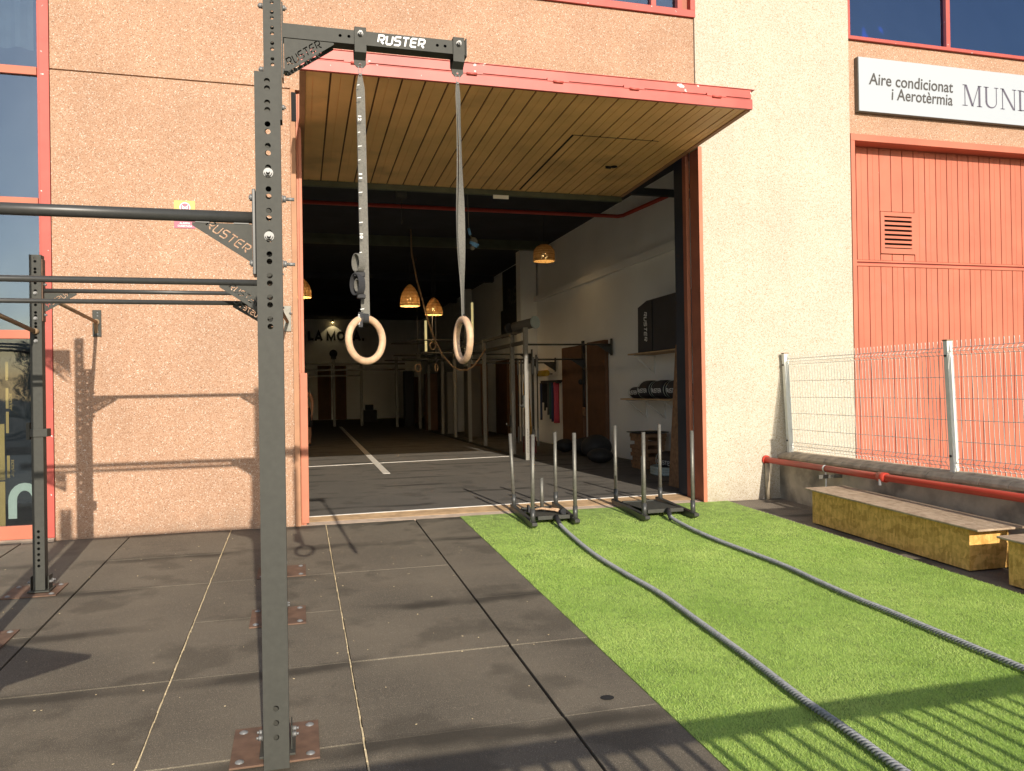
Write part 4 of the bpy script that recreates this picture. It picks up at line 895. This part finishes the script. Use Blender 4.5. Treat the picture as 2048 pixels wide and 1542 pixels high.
# ================================================================== INSIDE THE GYM
def inside_rig():
    T = thing('power_rack', 'long black rack of punched posts inside, along the right side of the gym', 'gym rig', (4.38, 6.14, .02))
    xs_ = 4.315
    for y, top in ((6.14, 2.62), (7.15, 2.62), (9.7, 2.62), (11.4, 2.62), (13.4, 2.62), (15.4, 2.62), (18, 2.62)):
        holed_post(T, 'post', xs_-.04, xs_+.04, y, .022, top, [1.0-.055*k for k in range(14)] if y > 9 else [.62-.055*k for k in range(9)], .010, m=M['postin'])
        for z in (2.28, 2.03): bolt(T, (xs_, y-.041, z), (0, -1, 0), .012, .02, .016)
    m_ = MB(); m_.box(xs_-.04, xs_+.04, 6.185, 17.95, .024, .07); obj('base_rail', m_, M['metal'], T, .003)
    m_ = MB(); m_.box(xs_-.03, xs_+.03, 6.185, 7.105, 2.30, 2.37); m_.box(xs_-.03, xs_+.03, 7.195, 17.9, 2.30, 2.37); m_.box(xs_-.025, xs_+.025, 6.185, 17.9, 2.54, 2.60); obj('top_rail', m_, M['metal2'], T)
    for y, z, xe in ((6.14, 2.285, 6.11), (7.15, 2.03, 5.9), (9.7, 2.26, 5.5), (9.7, 2.05, 6.1), (11.3, 2.2, 6.1)):
        m_ = MB(); m_.tube([(xs_+.045, y, z), (xe, y, z)], .018, 12); m_.box(xe, xe+.02, y-.04, y+.04, z-.22, z+.12); m_.prism([(xe, y-.004, z-.01), (xe-.30, y-.004, z-.01), (xe, y-.004, z-.20)], (0, .008, 0)); obj('cross_bar', m_, M['metal2'], T)
    for y, z in ((9.7, 2.3), (13.4, 2.3), (15.4, 2.5), (18, 2.45), (12, 2.75), (16, 2.9)):
        m_ = MB(); m_.tube([(xs_-.045, y, z), (xs_-1.5, y, z)], .02, 12); obj('cross_bar', m_, M['metal2'], T)
    for y, z in ((6.14, 1.17), (7.15, .75)):
        m_ = MB(); m_.box(xs_-.07, xs_-.045, y-.04, y+.04, z-.12, z+.12); m_.tube([(xs_-.07, y-.01, z-.08), (xs_-.14, y-.01, z-.09), (xs_-.15, y-.01, z-.04)], .012, 8); obj('bar_hook', m_, M['metal'], T)
M['postin'] = mat('grey_rack_paint', (.20, .188, .16), .5, noise=(30, .1))
inside_rig()
def back_rig():
    T = thing('power_rack', 'dark rack with long horizontal bars at the far end under the wall writing', 'gym rig', (1.4, 24, .02))
    for x, y in ((1.40, 24), (2.5, 24), (3.7, 22), (4.3, 20)):
        m_ = MB(); m_.box(x-.05, x+.05, y-.05, y+.05, .022, 2.75); obj('post', m_, M['postin'], T)
    m_ = MB()
    for z in (2.52, 2.28): m_.box(-1.1, 4.3, 23.96, 24.04, z, z+.06)
    m_.box(-1.1, 2.45, 23.94, 24.0, 2.05, 2.10); obj('cross_bar', m_, M['metal2'], T)
    m_ = MB(); m_.sphere((1.40, 24, 2.98), .16); m_.box(1.3, 1.5, 23.9, 24.1, 2.75, 2.9); obj('storage_ball', m_, M['black'], T)
back_rig()
# boards on the right wall
BD = 'brown boards standing against the right wall'
for (y0, y1, z1, lab) in ((7.72, 9.10, 2.37, 'tall dark brown board on the white wall, behind the hanging straps'), (6.38, 7.42, 2.40, 'tall dark brown board on the white wall, nearer the doorway and shelves')):
    m_ = MB(); m_.box(6.075, 6.155, y0, y1, .03, z1); solo('wall_board', m_, M['brownboard'], lab, 'board', (6.12, (y0+y1)/2, .03), BD, .004)
for (y0, y1, lab) in ((12.3, 13.3, 'dark brown board by the rack, just past the white pilaster'), (14.2, 15.6, 'dark brown board deep inside along the right wall')):
    m_ = MB(); m_.box(6.075, 6.155, y0, y1, .03, 2.3); solo('wall_board', m_, M['brownboard'], lab, 'board', (6.12, (y0+y1)/2, .03), BD)
for (x0, x1, lab) in ((.95, 1.60, 'dark panel on the rear wall left of the rack post'), (1.75, 2.35, 'dark panel on the rear wall right of the rack post')):
    m_ = MB(); m_.box(x0, x1, 31.9, 31.99, .03, 2.75); solo('rear_panel', m_, M['brownboard'], lab, 'panel', ((x0+x1)/2, 31.95, .03), 'dark panels on the rear wall')
m_ = MB(); m_.box(2.9, 3.5, 28, 28.6, .03, .55); m_.box(3.0, 3.35, 28.1, 28.5, .56, .80); solo('plyo_box', m_, M['black'], 'stacked black boxes near the rear wall under the writing', 'box', (3.2, 28.3, .03), None, .01)
# writing on the rear wall
BL = {'L': ([[(.12, 1), (.12, .12), (.66, .12)]], .78), 'A': ([[(.10, 0), (.47, .93), (.84, 0)], [(.27, .28), (.67, .28)]], 1.02), 'M': ([[(.12, 0), (.12, .86), (.52, .12), (.92, .86), (.92, 0)]], 1.16), ' ': ([], .36),
      'O': ([[(.50+.38*math.cos(t), .5+.40*math.sin(t)) for t in [2*math.pi*k/20 for k in range(21)]]], 1.10), '.': ([[(.1, .12), (.32, .12)]], .4)}
m_ = MB(); px = 0; dd = 0
for ch in 'LA MOLA.':
    paths, adv = BL[ch]
    for pth in paths:
        q = ribbon(pth, .235); h = len(q)//2; L_, R__ = q[:h], q[h:][::-1]
        for i in range(h-1):
            yy = 31.985-dd*.0009; dd += 1
            m_._add([(.50+(px+x)*.425, yy, 4.02+z*.47) for x, z in (L_[i], R__[i], R__[i+1], L_[i+1])], [(0, 1, 2, 3)])
    px += adv
solo('wall_writing', m_, M['black'], 'bold black words LA MOLA. on the rear wall of the gym', 'wall writing', (2, 31.99, 4))
# shelves with stock on the right wall
def shelf(y0, y1, z, lab, mm, nb):
    T = thing('wall_shelf', lab, 'shelf', (5.95, (y0+y1)/2, z), 'shelves on the right wall')
    obj('board', MB().box(5.70, 6.15, y0, y1, z-.025, z), mm, T, .002)
    for k in range(nb):
        y = y0+.35+k*(y1-y0-.5)/max(1, nb-1); m_ = MB(); m_.box(6.135, 6.155, y-.012, y+.012, z-.36, z-.026); m_.box(5.74, 6.134, y-.012, y+.012, z-.045, z-.026)
        m_.tube([(5.78, y, z-.05), (6.14, y, z-.34)], .009, 8); obj('bracket', m_, M['white'], T)
shelf(2.0, 4.38, 2.01, 'upper wooden shelf holding the big black mats', M['woodstep'], 2)
shelf(2.0, 4.74, 1.215, 'lower wooden shelf holding the black rolled bags', M['woodstep'], 4)
MT = thing('folded_mat', 'tall stack of black padded mats lettered on its face, on the upper shelf', 'mat', (5.9, 3.1, 2.012))
m_ = MB(); m_.prism([(5.74, 2.2, 2.012), (5.74, 4.03, 2.012), (5.74, 4.01, 2.80), (5.74, 3.66, 2.885), (5.74, 2.2, 2.90)], (.40, 0, 0)); obj('padding', m_, M['navy'], MT, .012)
m_ = MB(); m_.box(5.728, 5.739, 3.42, 3.43, 2.03, 2.87); obj('seam', m_, M['black'], MT)
obj('lettering', brand((5.730, 3.74, 2.70), (0, 0, -1), (0, -1, 0), .50, .12, .001, w=.24), M['white'], MT)
def rolled_bag(y, z, lab, r=.165, x=5.93, ln=.58, group='rolled black bags on the lower shelf'):
    T = thing('sand_bag', lab, 'bag', (x, y, z), group)
    m_ = MB(); n = 16; prof = []
    for i in range(n+1):
        t = i/n*2-1; prof.append((r*(1-abs(t)**5*.45), t*ln/2))
    m_.lathe((x, y, z+r*.95), [(.001, -ln/2)]+prof+[(.001, ln/2)], 22, 'y'); obj('bag_body', m_, M['navy'], T)
    for yy in (-ln*.44, ln*.44):
        m_ = MB(); m_.lathe((x, y+yy, z+r*.95), [(r*.93, -.012), (r*.95, 0), (r*.93, .012)], 22, 'y'); obj('piping', m_, M['lightgrey'], T)
    xf = x-r*.97
    obj('lettering', brand((xf, y+ln*.34, z+r*.62), (0, -1, 0), (-.25, 0, 1), ln*.66, .075, .002, w=.24), M['white'], T)
    return T
for i, y in enumerate((4.45, 3.93, 3.38, 2.82)):
    rolled_bag(y, 1.216, ['flatter black bag at the far end of the lower shelf', 'second black lettered bag on the lower shelf from the far end', 'third black lettered bag on the lower shelf from the far end', 'black lettered bag on the lower shelf beside the door frame'][i], .105 if i == 0 else .16, ln=.53)
rolled_bag(2.85, .06, 'black lettered bag lying on the floor behind the wooden blocks', (.16), 5.80, .8, 'black bags on the gym floor')
m_ = MB(); 
for k in range(3): m_.tube([(5.7+.30*math.cos(a), 2.75+.30*math.sin(a)*1.1, .05+.04*k) for a in [2*math.pi*j/30 for j in range(31)]], .028, 8, cap=False)
solo('coiled_rope', m_, M['lightgrey'], 'coil of pale grey rope on the floor near the right door frame', 'rope', (5.7, 2.75, .03))
# wooden block tower
blocks = []
px0, py0 = 5.55, 3.55
for lv in range(9):
    for k in range(3):
        if (lv, k) in ((5, 1), (6, 2), (3, 1), (7, 1)): continue
        z = .03+lv*.066; jx, jy = random.uniform(-.03, .03), random.uniform(-.03, .03)
        if lv % 2 == 0: blocks.append((px0+jx, px0+.46+jx, py0+k*.145+jy*.4, py0+k*.145+.125+jy*.4, z))
        else: blocks.append((px0+k*.155+jx*.4, px0+k*.155+.13+jx*.4, py0-.01+jy, py0+.44+jy, z))
for i, (a, b, c, d, z) in enumerate(blocks):
    nth = ['front', 'middle', 'back'][i % 3]
    solo('wooden_block', MB().box(a, b, c, d, z, z+.063), M['blockwood'], 'rough wooden block in the loose tower inside by the right wall', 'block', ((a+b)/2, (c+d)/2, z), 'stacked wooden blocks inside', .004)
m_ = MB(); m_.box(px0-.06, px0+.5, py0-.05, py0+.45, .635, .65); solo('block_lid', m_, M['black'], 'thin black board lying on top of the wooden block tower', 'board', (px0+.2, py0+.2, .635))
# floor bags and kettlebells in the dark
for i, (x, y, r, s, lab) in enumerate(((5.55, 5.6, .30, 1.0, 'large black floor bag just left of the wooden blocks'), (5.65, 6.5, .26, .9, 'black floor bag under the board nearer the doorway'), (5.35, 4.9, .24, .7, 'low black floor bag in front of the larger one'), (5.6, 7.6, .22, .8, 'black floor bag at the foot of the hanging straps'))):
    m_ = MB(); m_.sphere((x, y, .03+r*s*.8), r, s*.8); m_.tube([(x-.05, y-r*.9, .03+r*s), (x-.07, y-r*1.02, .03+r*s), (x+.05, y-r*1.02, .03+r*s), (x+.05, y-r*.9, .03+r*s)], .010, 6)
    solo('floor_bag', m_, M['black'], lab, 'bag', (x, y, .03), 'black bags on the gym floor')
m_ = MB(); m_.box(4.62, 6.15, .34, .55, .03, .05)
m_ = MB(); m_.hexa([(4.98, 1.0, .03), (5.02, 1.0, .03), (4.98, 1.4, .03), (5.02, 1.4, .03), (5.12, 1.0, 2.0), (5.16, 1.0, 2.0), (5.12, 1.4, 2.0), (5.16, 1.4, 2.0)])
solo('leaning_plank', m_, M['blockwood'], 'brown plank leaning upright just inside the right door frame', 'plank', (5, 1.2, .03))
# resistance bands, straps, roller, barbells
RB = thing('band_rack', 'wall rack of hanging resistance bands, the pink one widest', 'band rack', (6.05, 9.9, 1.6))
m_ = MB(); m_.box(6.10, 6.15, 9.2, 10.9, 1.56, 1.62); m_.box(6.0, 6.1, 9.25, 9.55, 1.54, 1.60); obj('rail', m_, M['black'], RB)
for i, (y, w, l, mm) in enumerate(((9.40, .13, .98, 'pink'), (9.68, .07, .96, 'blue'), (9.86, .05, .90, 'teal'), (10.02, .06, .80, 'drum'), (10.2, .03, .62, 'black'), (10.33, .03, .70, 'black'), (10.48, .025, .5, 'black'), (10.65, .04, .95, 'blue'))):
    m_ = MB(); z0 = 1.56
    for s in (-1, 1):
        pts = [(6.03+.012*s, y+s*w*.35*math.sin(math.pi*t)*.6, z0-l*t) for t in [k/10 for k in range(11)]]; m_.tube(pts, w*.5, 8, flat=.25)
    obj('band', m_, M[mm], RB)
HS = thing('hanging_strap', 'dark suspension straps with wooden handles hanging between the brown boards', 'strap', (6.05, 7.57, 1.0))
m_ = MB(); m_.box(6.02, 6.06, 7.50, 7.60, 1.50, 2.45); m_.tube([(6.04, 7.52, 1.5), (6.04, 7.50, 1.0)], .012, 8); m_.tube([(6.04, 7.58, 1.5), (6.04, 7.60, 1.0)], .012, 8); m_.sphere((6.0, 7.62, 1.55), .06); obj('strap', m_, M['black'], HS)
m_ = MB(); m_.tube([(6.04, 7.50, 1.0), (6.04, 7.50, .80)], .016, 10); m_.tube([(6.04, 7.60, 1.0), (6.04, 7.60, .80)], .016, 10); obj('handle', m_, M['blockwood'], HS)
m_ = MB(); m_.tube([(6.13, 10.0, 1.78), (5.9, 10.0, 1.78)], .015, 8); FR = solo('foam_roller', MB().tube([(5.95, 9.88, 1.80), (5.95, 10.5, 1.80)], .075, 18), M['yellow'], 'yellow foam roller on a wall hook above the bands', 'foam roller', (5.95, 10.2, 1.8)); obj('hook', m_, M['black'], FR)
for i, (x, y) in enumerate(((4.62, 7.8), (4.72, 7.9), (4.82, 7.75), (4.95, 7.85), (4.60, 6.6), (4.70, 6.65))):
    T = thing('barbell', 'upright steel barbell stored on end behind the rack posts', 'barbell', (x, y, .03), 'barbells stored upright behind the rack')
    for za, zb in ((1.72, 2.06), (.25, .60)): obj('sleeve', MB().tube([(x, y, za), (x, y, zb)], .022, 12), M['zinc'], T)
    m_ = MB(); m_.tube([(x, y, .60), (x, y, 1.72)], .013, 10); obj('shaft', m_, M['black'], T)
m_ = MB(); m_.tube([(5.05, 8.5, .08), (5.02, 8.5, .9), (5.0, 8.5, 1.5), (5.03, 8.5, 2.05)], [.10, .085, .07, .02], 14, flat=.5)
solo('hanging_bag', m_, M['osb'], 'tall brown narrow bag hanging behind the nearest rack post', 'bag', (5.03, 8.5, .08))
m_ = MB(); m_.box(4.75, 4.95, 7.6, 7.95, .03, .38); solo('kit_box', m_, mat('dark_red_box', (.16, .02, .02), .6), 'small dark red box on the floor beneath the upright barbells', 'box', (4.85, 7.8, .03))
DR = thing('drum_fan', 'grey drum fan resting on top of the nearest rack post', 'fan', (4.4, 6.25, 2.63))
m_ = MB(); m_.tube([(4.22, 6.6, 2.66), (4.50, 6.15, 2.72)], .10, 20); obj('drum', m_, M['drum'], DR); m_ = MB(); m_.tube([(4.505, 6.142, 2.721), (4.525, 6.11, 2.724)], .125, 22); obj('face', m_, M['lightgrey'], DR)
m_ = MB(); m_.tube([(4.15, 6.72, 2.65), (4.12, 6.77, 2.645)], .10, 18); obj('grip', m_, M['black'], DR)
WR_ = [('weight_ring', None)]
# banner on the wall
BN = thing('wall_banner', 'large black banner with a faded name high on the right wall', 'banner', (6.13, 13, 3.4))
m_ = MB(); m_.box(6.12, 6.15, 12.0, 15.0, 3.0, 3.84); m_.box(6.19, 6.215, 12.0, 15.0, 3.87, 5.05); obj('cloth', m_, M['black'], BN)
obj('lettering', brand((6.18, 14.4, 3.95), (0, -1, 0), (0, 0, 1), 2.0, .5, .002), M['drum'], BN)
# red sprinkler pipe
m_ = MB(); m_.tube([(-1.2, 5.55, 4.75), (6.05, 5.55, 4.75), (6.13, 5.45, 4.75), (6.14, .5, 4.55)], .036, 14)
solo('sprinkler_pipe', m_, M['pipered'], 'thin red pipe under the gym ceiling turning along the right wall', 'pipe', (3, 5.5, 4.75))
# wicker pendant lamps
def lamp(u, label, x, y, z, wdt, hgt, round_=False):
    T = thing('pendant_lamp', label, 'lamp', (x, y, z), 'wicker pendant lamps in the gym')
    prof = [(wdt/2, 0), (wdt/2*.99, hgt*.15), (wdt/2*.93, hgt*.38), (wdt/2*.78, hgt*.60), (wdt/2*.5, hgt*.82), (wdt/2*.18, hgt*.97), (.01, hgt)]
    if round_: prof = [(wdt/2, 0), (wdt/2, hgt*.4), (wdt/2*.97, hgt*.62), (wdt/2*.72, hgt*.85), (wdt/2*.4, hgt*.97), (.01, hgt)]
    m_ = MB(); m_.lathe((x, y, z), prof, 28); m_.lathe((x, y, z), [(p*.96, h) for p, h in prof][::-1], 28); sh = obj('lamp_shade', m_, M['shade'], T)
    for k in range(7):
        t = (k+.5)/8; i = t*(len(prof)-1); j = int(i); r = prof[j][0]*(1-i+j)+prof[j+1][0]*(i-j); h = prof[j][1]*(1-i+j)+prof[j+1][1]*(i-j)
        m_ = MB(); m_.lathe((x, y, z+h), [(r*1.0, -.006), (r*1.02, 0), (r*1.0, .006)], 28); obj('weave_band', m_, M['wicker'], sh)
    m_ = MB(); m_.sphere((x, y, z+hgt*.30), .062); obj('bulb', m_, M['bulb'], T)
    m_ = MB(); m_.tube([(x, y, z+hgt), (x, y, 5.1)], .006, 6); obj('cord', m_, M['black'], T)
    ld = bpy.data.lights.new('bulb_light', 'POINT'); ld.energy = 10; ld.color = (1, .68, .34); ld.shadow_soft_size = .08
    lo = bpy.data.objects.new('bulb_light', ld); COL.objects.link(lo); lo.parent = T; lo.location = (0, 0, hgt*.12); ld.energy = 2.5 if round_ else 16
M['shade'] = mat('woven_lamp_shade', (.42, .29, .14), .8, noise=(45, .3))
nt = M['shade'].node_tree; N_ = nt.nodes; pb = N_['Principled BSDF']
tr = N_.new('ShaderNodeBsdfTranslucent'); tr.inputs[0].default_value = (.50, .34, .16, 1); mx = N_.new('ShaderNodeMixShader'); mx.inputs[0].default_value = .22
tp = N_.new('ShaderNodeBsdfTransparent'); m3 = N_.new('ShaderNodeMixShader'); g_ = N_.new('ShaderNodeNewGeometry'); v_ = N_.new('ShaderNodeTexVoronoi'); v_.inputs['Scale'].default_value = 42
mr_ = N_.new('ShaderNodeMapRange'); mr_.inputs[1].default_value = .30; mr_.inputs[2].default_value = .26
nt.links.new(g_.outputs['Position'], v_.inputs['Vector']); nt.links.new(v_.outputs['Distance'], mr_.inputs[0]); nt.links.new(mr_.outputs[0], m3.inputs[0])
nt.links.new(pb.outputs[0], mx.inputs[1]); nt.links.new(tr.outputs[0], mx.inputs[2]); nt.links.new(mx.outputs[0], m3.inputs[1]); nt.links.new(tp.outputs[0], m3.inputs[2]); nt.links.new(m3.outputs[0], N_['Material Output'].inputs[0])
lamp(0, 'wicker pendant lamp glowing high by the white pilaster', 5.065, 7.2, 4.11, .46, .36, True)
lamp(1, 'pointed wicker pendant lamp, the larger of the pair in the middle', 2.485, 9.2, 3.34, .46, .50)
lamp(2, 'pointed wicker pendant lamp, the smaller one farther back of the pair', 3.47, 11.8, 3.40, .46, .46)
lamp(3, 'pendant lamp half hidden by the left door jamb', .10, 9.6, 3.55, .46, .45)
# climbing rope
pp = [(2.50, 9, 5.05), (2.51, 9, 4.53), (2.62, 9, 3.9), (2.74, 9, 3.46), (2.88, 9, 2.95), (3.01, 9, 2.56), (3.18, 9, 2.22), (3.41, 9, 1.95), (3.58, 9, 1.87), (3.75, 9, 1.87), (3.90, 9, 1.96), (4.03, 9, 2.12), (4.2, 9.05, 2.35)]
m_ = MB(); m_.tube(pp, .019, 8)
solo('climbing_rope', m_, M['brownrope'], 'brown climbing rope hanging in a loop from the gym ceiling', 'rope', (3.4, 9, 1.9))
for (x, y, z, a, lab) in ((3.46, 12, 2.60, .6, 'small hanging ring beside the rope loop, highest of the far rings'), (3.12, 12.4, 2.03, .5, 'small hanging ring below the rope bend'), (3.62, 12.4, 2.03, 1.0, 'small hanging ring right of the yellow lit column')):
    m_ = MB(); m_.tube([(x+.10*math.cos(t)*math.cos(a), y+.10*math.cos(t)*math.sin(a), z+.10*math.sin(t)) for t in [2*math.pi*k/24 for k in range(25)]], .011, 8, cap=False); 
    hr_ = solo('hanging_ring', m_, M['wood'], lab, 'gymnastic ring', (x, y, z), 'small rings hanging deep inside'); obj('strap', MB().box(x-.010, x+.010, y-.002, y+.002, z+.12, 5.05), M['black'], hr_)
T = thing('taped_bundle', 'small grey bundle wrapped in blue tape hanging inside the doorway', 'bundle', (2.57, 3, 3.62))
m_ = MB(); m_.sphere((2.60, 3, 3.66), .062, 1.1); m_.sphere((2.58, 3, 3.57), .042, 1.0); m_.tube([(2.50, 3, 5.09), (2.52, 3, 4.2), (2.53, 3, 3.80), (2.58, 3, 3.70)], .007, 6); obj('bundle', m_, M['strapgrey'], T)
m_ = MB(); m_.tube([(2.53, 2.95, 3.64), (2.60, 2.93, 3.62), (2.66, 2.95, 3.60)], .022, 8); m_.tube([(2.56, 2.95, 3.61), (2.64, 2.94, 3.57)], .014, 8); m_.tube([(2.525, 3, 3.86), (2.545, 2.98, 3.76)], .020, 8); obj('tape', m_, M['bluetape'], T)
# uplight on the rear wall and slim lit tubes
T = thing('wall_spotlight', 'small warm spotlight washing the rear wall above the writing', 'light', (1.72, 31.8, 4.95))
m_ = MB(); m_.tube([(1.72, 31.85, 4.95), (1.72, 31.85, 5.05)], .05, 12); obj('housing', m_, M['black'], T); obj('bulb', MB().sphere((1.72, 31.84, 4.93), .03), M['bulb'], T)
ld = bpy.data.lights.new('spot', 'SPOT'); ld.energy = 4; ld.color = (1, .78, .4); ld.spot_size = 1.6; lo = bpy.data.objects.new('spot', ld); COL.objects.link(lo); lo.parent = T; lo.location = (0, -.1, -.05); lo.rotation_euler = (.35, 0, 0)
M['tube'] = mat('lit_tube', (1, .9, .5), .5, emit=((1, .82, .36), .35))
for (x, y, z0, z1, lab) in ((3.60, 14.0, 2.55, 3.45, 'slim vertical lit tube below the smaller pendant lamp'), (5.10, 14.5, 3.0, 4.05, 'slim vertical lit tube behind the edge-on ring')):
    m_ = MB(); m_.tube([(x, y, z0), (x, y, z1)], .035, 10); solo('light_tube', m_, M['tube'], lab, 'light', (x, y, z0), 'slim lit tubes deep inside')
# lockers and upright gear lost in the dark, right half of the far room
gear = [(4.9, 13.5, .20, 2.1, 'drum'), (5.3, 14.5, .25, 2.2, 'brownboard'), (4.7, 16.0, .12, 2.0, 'postin'), (5.4, 17.0, .3, 2.1, 'offwhite'), (4.5, 18.5, .2, 2.0, 'brownboard'), (5.0, 20.5, .3, 2.1, 'drum'), (4.2, 22, .18, 2.2, 'black'), (4.7, 24.5, .3, 2.0, 'brownboard')]
labs = ['grey upright cabinet nearest the rack', 'narrow brown cabinet behind the grey one', 'thin grey upright cabinet', 'pale cabinet far along the right wall', 'slim brown cabinet past the rack', 'dark grey wide cabinet deep inside', 'black upright cabinet deep inside', 'farthest brown cabinet by the rear']
for (x, y, w, h, mm), lab in zip(gear, labs):
    T = thing('gear_cabinet', lab, 'cabinet', (x, y, .03), 'upright cabinets deep inside')
    obj('carcass', MB().box(x-w, x+w, y, y+.5, .03, h), M[mm], T, .005); obj('door', MB().box(x-w+.02, x+w-.02, y-.02, y-.002, .08, h-.05), M[mm], T, .003)
# posters behind the lower left glass
for (x0, x1, z0, z1, lab) in ((-3.5, -2.785, .60, 1.15, 'ochre poster panel behind the lower left glass, upper one'), (-3.5, -2.785, .05, .585, 'ochre poster panel behind the lower left glass, lower one')):
    m_ = MB(); m_.box(x0, x1, .12, .125, z0, z1); solo('window_poster', m_, M['ochre'], lab, 'poster', ((x0+x1)/2, .12, z0), 'ochre posters in the window')
m_ = MB()
for (z0, z1, x) in ((1.58, 1.76, -2.755), (1.30, 1.50, -2.755), (1.06, 1.27, -2.755), (.62, .84, -2.75)): m_.box(x-.012, x+.012, .11, .113, z0, z1)
solo('window_strip', m_, M['ochre'], 'row of thin vertical ochre strips on the lower left glass', 'sticker', (-2.75, .11, .6))
for xq, zq, wh in ((-2.735, 1.45, 'upper'), (-2.725, .80, 'lower')):
    solo('window_lettering', write('scm/er', (xq, .108, zq), (0, 0, -1), (1, 0, 0), .17, .035, shear=.2), M['ochre'], 'small sideways yellow lettering on the lower left glass, the %s of two' % wh, 'lettering', (xq, .108, zq), 'sideways yellow lettering on the window')
arch = ribbon([(-2.715+.0, .22), (-2.715, .40)] + [(-2.61-.105*math.cos(math.pi*k/10), .40+.13*math.sin(math.pi*k/10)) for k in range(1, 10)] + [(-2.505, .40), (-2.505, .14)], .075)
m_ = ppoly(arch, (0, .10, 0), (1, 0, 0), (0, 0, 1), (), .003); solo('window_emblem', m_, M['lightgrey'], 'pale arch-shaped emblem on the lower left glass', 'emblem', (-2.61, .10, .3))

# ================================================================== PERSON
def person():
    T = thing('person', 'person in black shorts standing inside, half hidden by the left door jamb', 'person', (.14, 12.4, .025))
    V_ = [(0, 0, .92, .13, .10), (0, 0, 1.10, .12, .09), (-.02, 0, 1.30, .15, .10), (-.03, 0, 1.42, .07, .07), (-.06, .01, 1.50, .055, .055), (-.09, .0, 1.60, .085, .095), (-.10, 0, 1.68, .07, .08),
          (.15, 0, 1.36, .055, .05), (.21, 0, 1.10, .042, .042), (.19, -.05, .87, .030, .030), (.19, -.07, .78, .028, .018),
          (-.19, 0, 1.36, .055, .05), (-.26, 0, 1.10, .042, .042), (-.25, -.05, .87, .030, .030), (-.25, -.07, .78, .028, .018),
          (.09, 0, .86, .10, .10), (.11, .0, .48, .062, .065), (.12, .03, .26, .060, .062), (.12, .05, .09, .038, .042), (.13, -.08, .035, .040, .03),
          (-.09, 0, .86, .10, .10), (-.12, .0, .48, .062, .065), (-.13, .03, .26, .060, .062), (-.13, .05, .09, .038, .042), (-.14, -.08, .035, .040, .03)]
    E_ = [(0, 1), (1, 2), (2, 3), (3, 4), (4, 5), (5, 6), (2, 7), (7, 8), (8, 9), (9, 10), (2, 11), (11, 12), (12, 13), (13, 14), (0, 15), (15, 16), (16, 17), (17, 18), (18, 19), (0, 20), (20, 21), (21, 22), (22, 23), (23, 24)]
    n0 = len(V_)
    for wi, sx in ((10, 1), (14, -1)):           # five fingers each
        bx, by, bz = V_[wi][:3]
        for k, ln in enumerate((.060, .072, .078, .070)):
            oy = -.030+.020*k; a = len(V_); V_ += [(bx+.004*sx, by+oy, bz-.05, .009, .009), (bx-.008*sx, by+oy, bz-.05-ln, .008, .008)]; E_ += [(wi, a), (a, a+1)]
        a = len(V_); V_ += [(bx-.01*sx, by-.045, bz+.0, .010, .010), (bx-.015*sx, by-.065, bz-.04, .008, .008)]; E_ += [(wi, a), (a, a+1)]
    me = bpy.data.meshes.new('body'); me.from_pydata([v[:3] for v in V_], E_, []); o = bpy.data.objects.new('body', me); COL.objects.link(o); o.parent = T
    sk = o.modifiers.new('skin', 'SKIN'); sk.use_smooth_shade = True
    for i, v in enumerate(V_): me.skin_vertices[0].data[i].radius = (v[3], v[4])
    me.skin_vertices[0].data[0].use_root = True
    ss = o.modifiers.new('sub', 'SUBSURF'); ss.levels = 2; ss.render_levels = 2; me.materials.append(M['skin'])
    ox, oy = .14, 12.4
    m_ = MB(); m_.lathe((ox, oy, 0), [(.150, 1.02), (.165, .95), (.18, .88)], 24)
    for s in (-1, 1): m_.tube([(ox+s*.09, oy, .92), (ox+s*.11, oy, .52)], [.115, .105], 16)
    obj('shorts', m_, M['black'], T)
    m_ = MB()
    for s in (-1, 1): m_.tube([(ox+s*.13, oy+.08, .065), (ox+s*.135, oy-.05, .060), (ox+s*.14, oy-.15, .052)], [.045, .05, .035], 12, flat=.8)
    obj('shoes', m_, M['black'], T)
    m_ = MB(); m_.sphere((ox-.095, oy+.02, 1.66), .098, 1.1); obj('hair', m_, M['hole'], T)
person()

# ================================================================== TREES ACROSS THE STREET (seen mirrored in the lower left pane)
def make_tree():
    T = thing('street_tree', 'dark bushy tree reflected in the lower left window pane', 'tree', (-6, -44, sl(-16)-.06), 'trees mirrored in the window')
    z0 = sl(-16)-.06; m_ = MB(); m_.tube([(-6, -44, z0), (-5.9, -44, z0+1.5), (-6.05, -43.9, z0+3.6)], [.2, .15, .07], 8)
    for a in range(5): m_.tube([(-5.95, -44, z0+1.4+.3*a), (-6+1.3*math.cos(a*1.9), -44+1.3*math.sin(a*1.9), z0+2.6+.4*a)], [.07, .02], 6)
    obj('trunk', m_, M['brownboard'], T); m_ = MB()
    for c in range(34):
        a = random.uniform(0, 6.28); zz = random.uniform(.8, 5.2); rr = random.uniform(0, 2.1)*(1-abs(zz-2.6)/4.2); cx, cy, cz = -6+rr*math.cos(a), -44+rr*math.sin(a), z0+zz
        for k in range(46):
            d = Vector((random.gauss(0, 1), random.gauss(0, 1), random.gauss(0, 1))).normalized()*random.uniform(.2, .75); p = Vector((cx, cy, cz))+d
            u = Vector((random.gauss(0, 1), random.gauss(0, 1), random.gauss(0, 1))).normalized()*.11; w = u.cross(d).normalized()*.07
            m_._add([p-u, p+w, p+u, p-w], [(0, 1, 2, 3)])
    obj('crown', m_, mat('dark_foliage', (.045, .06, .025), .7, noise=(1.5, .4)), T); return T
T0 = make_tree()
for k in range(1, 9):
    c = copy_tree(T0); c.location = (-6-3.1*k+random.uniform(-.5, .5), -44+random.uniform(-1.5, 1.5), T0.location.z); c.rotation_euler.z = k*1.3
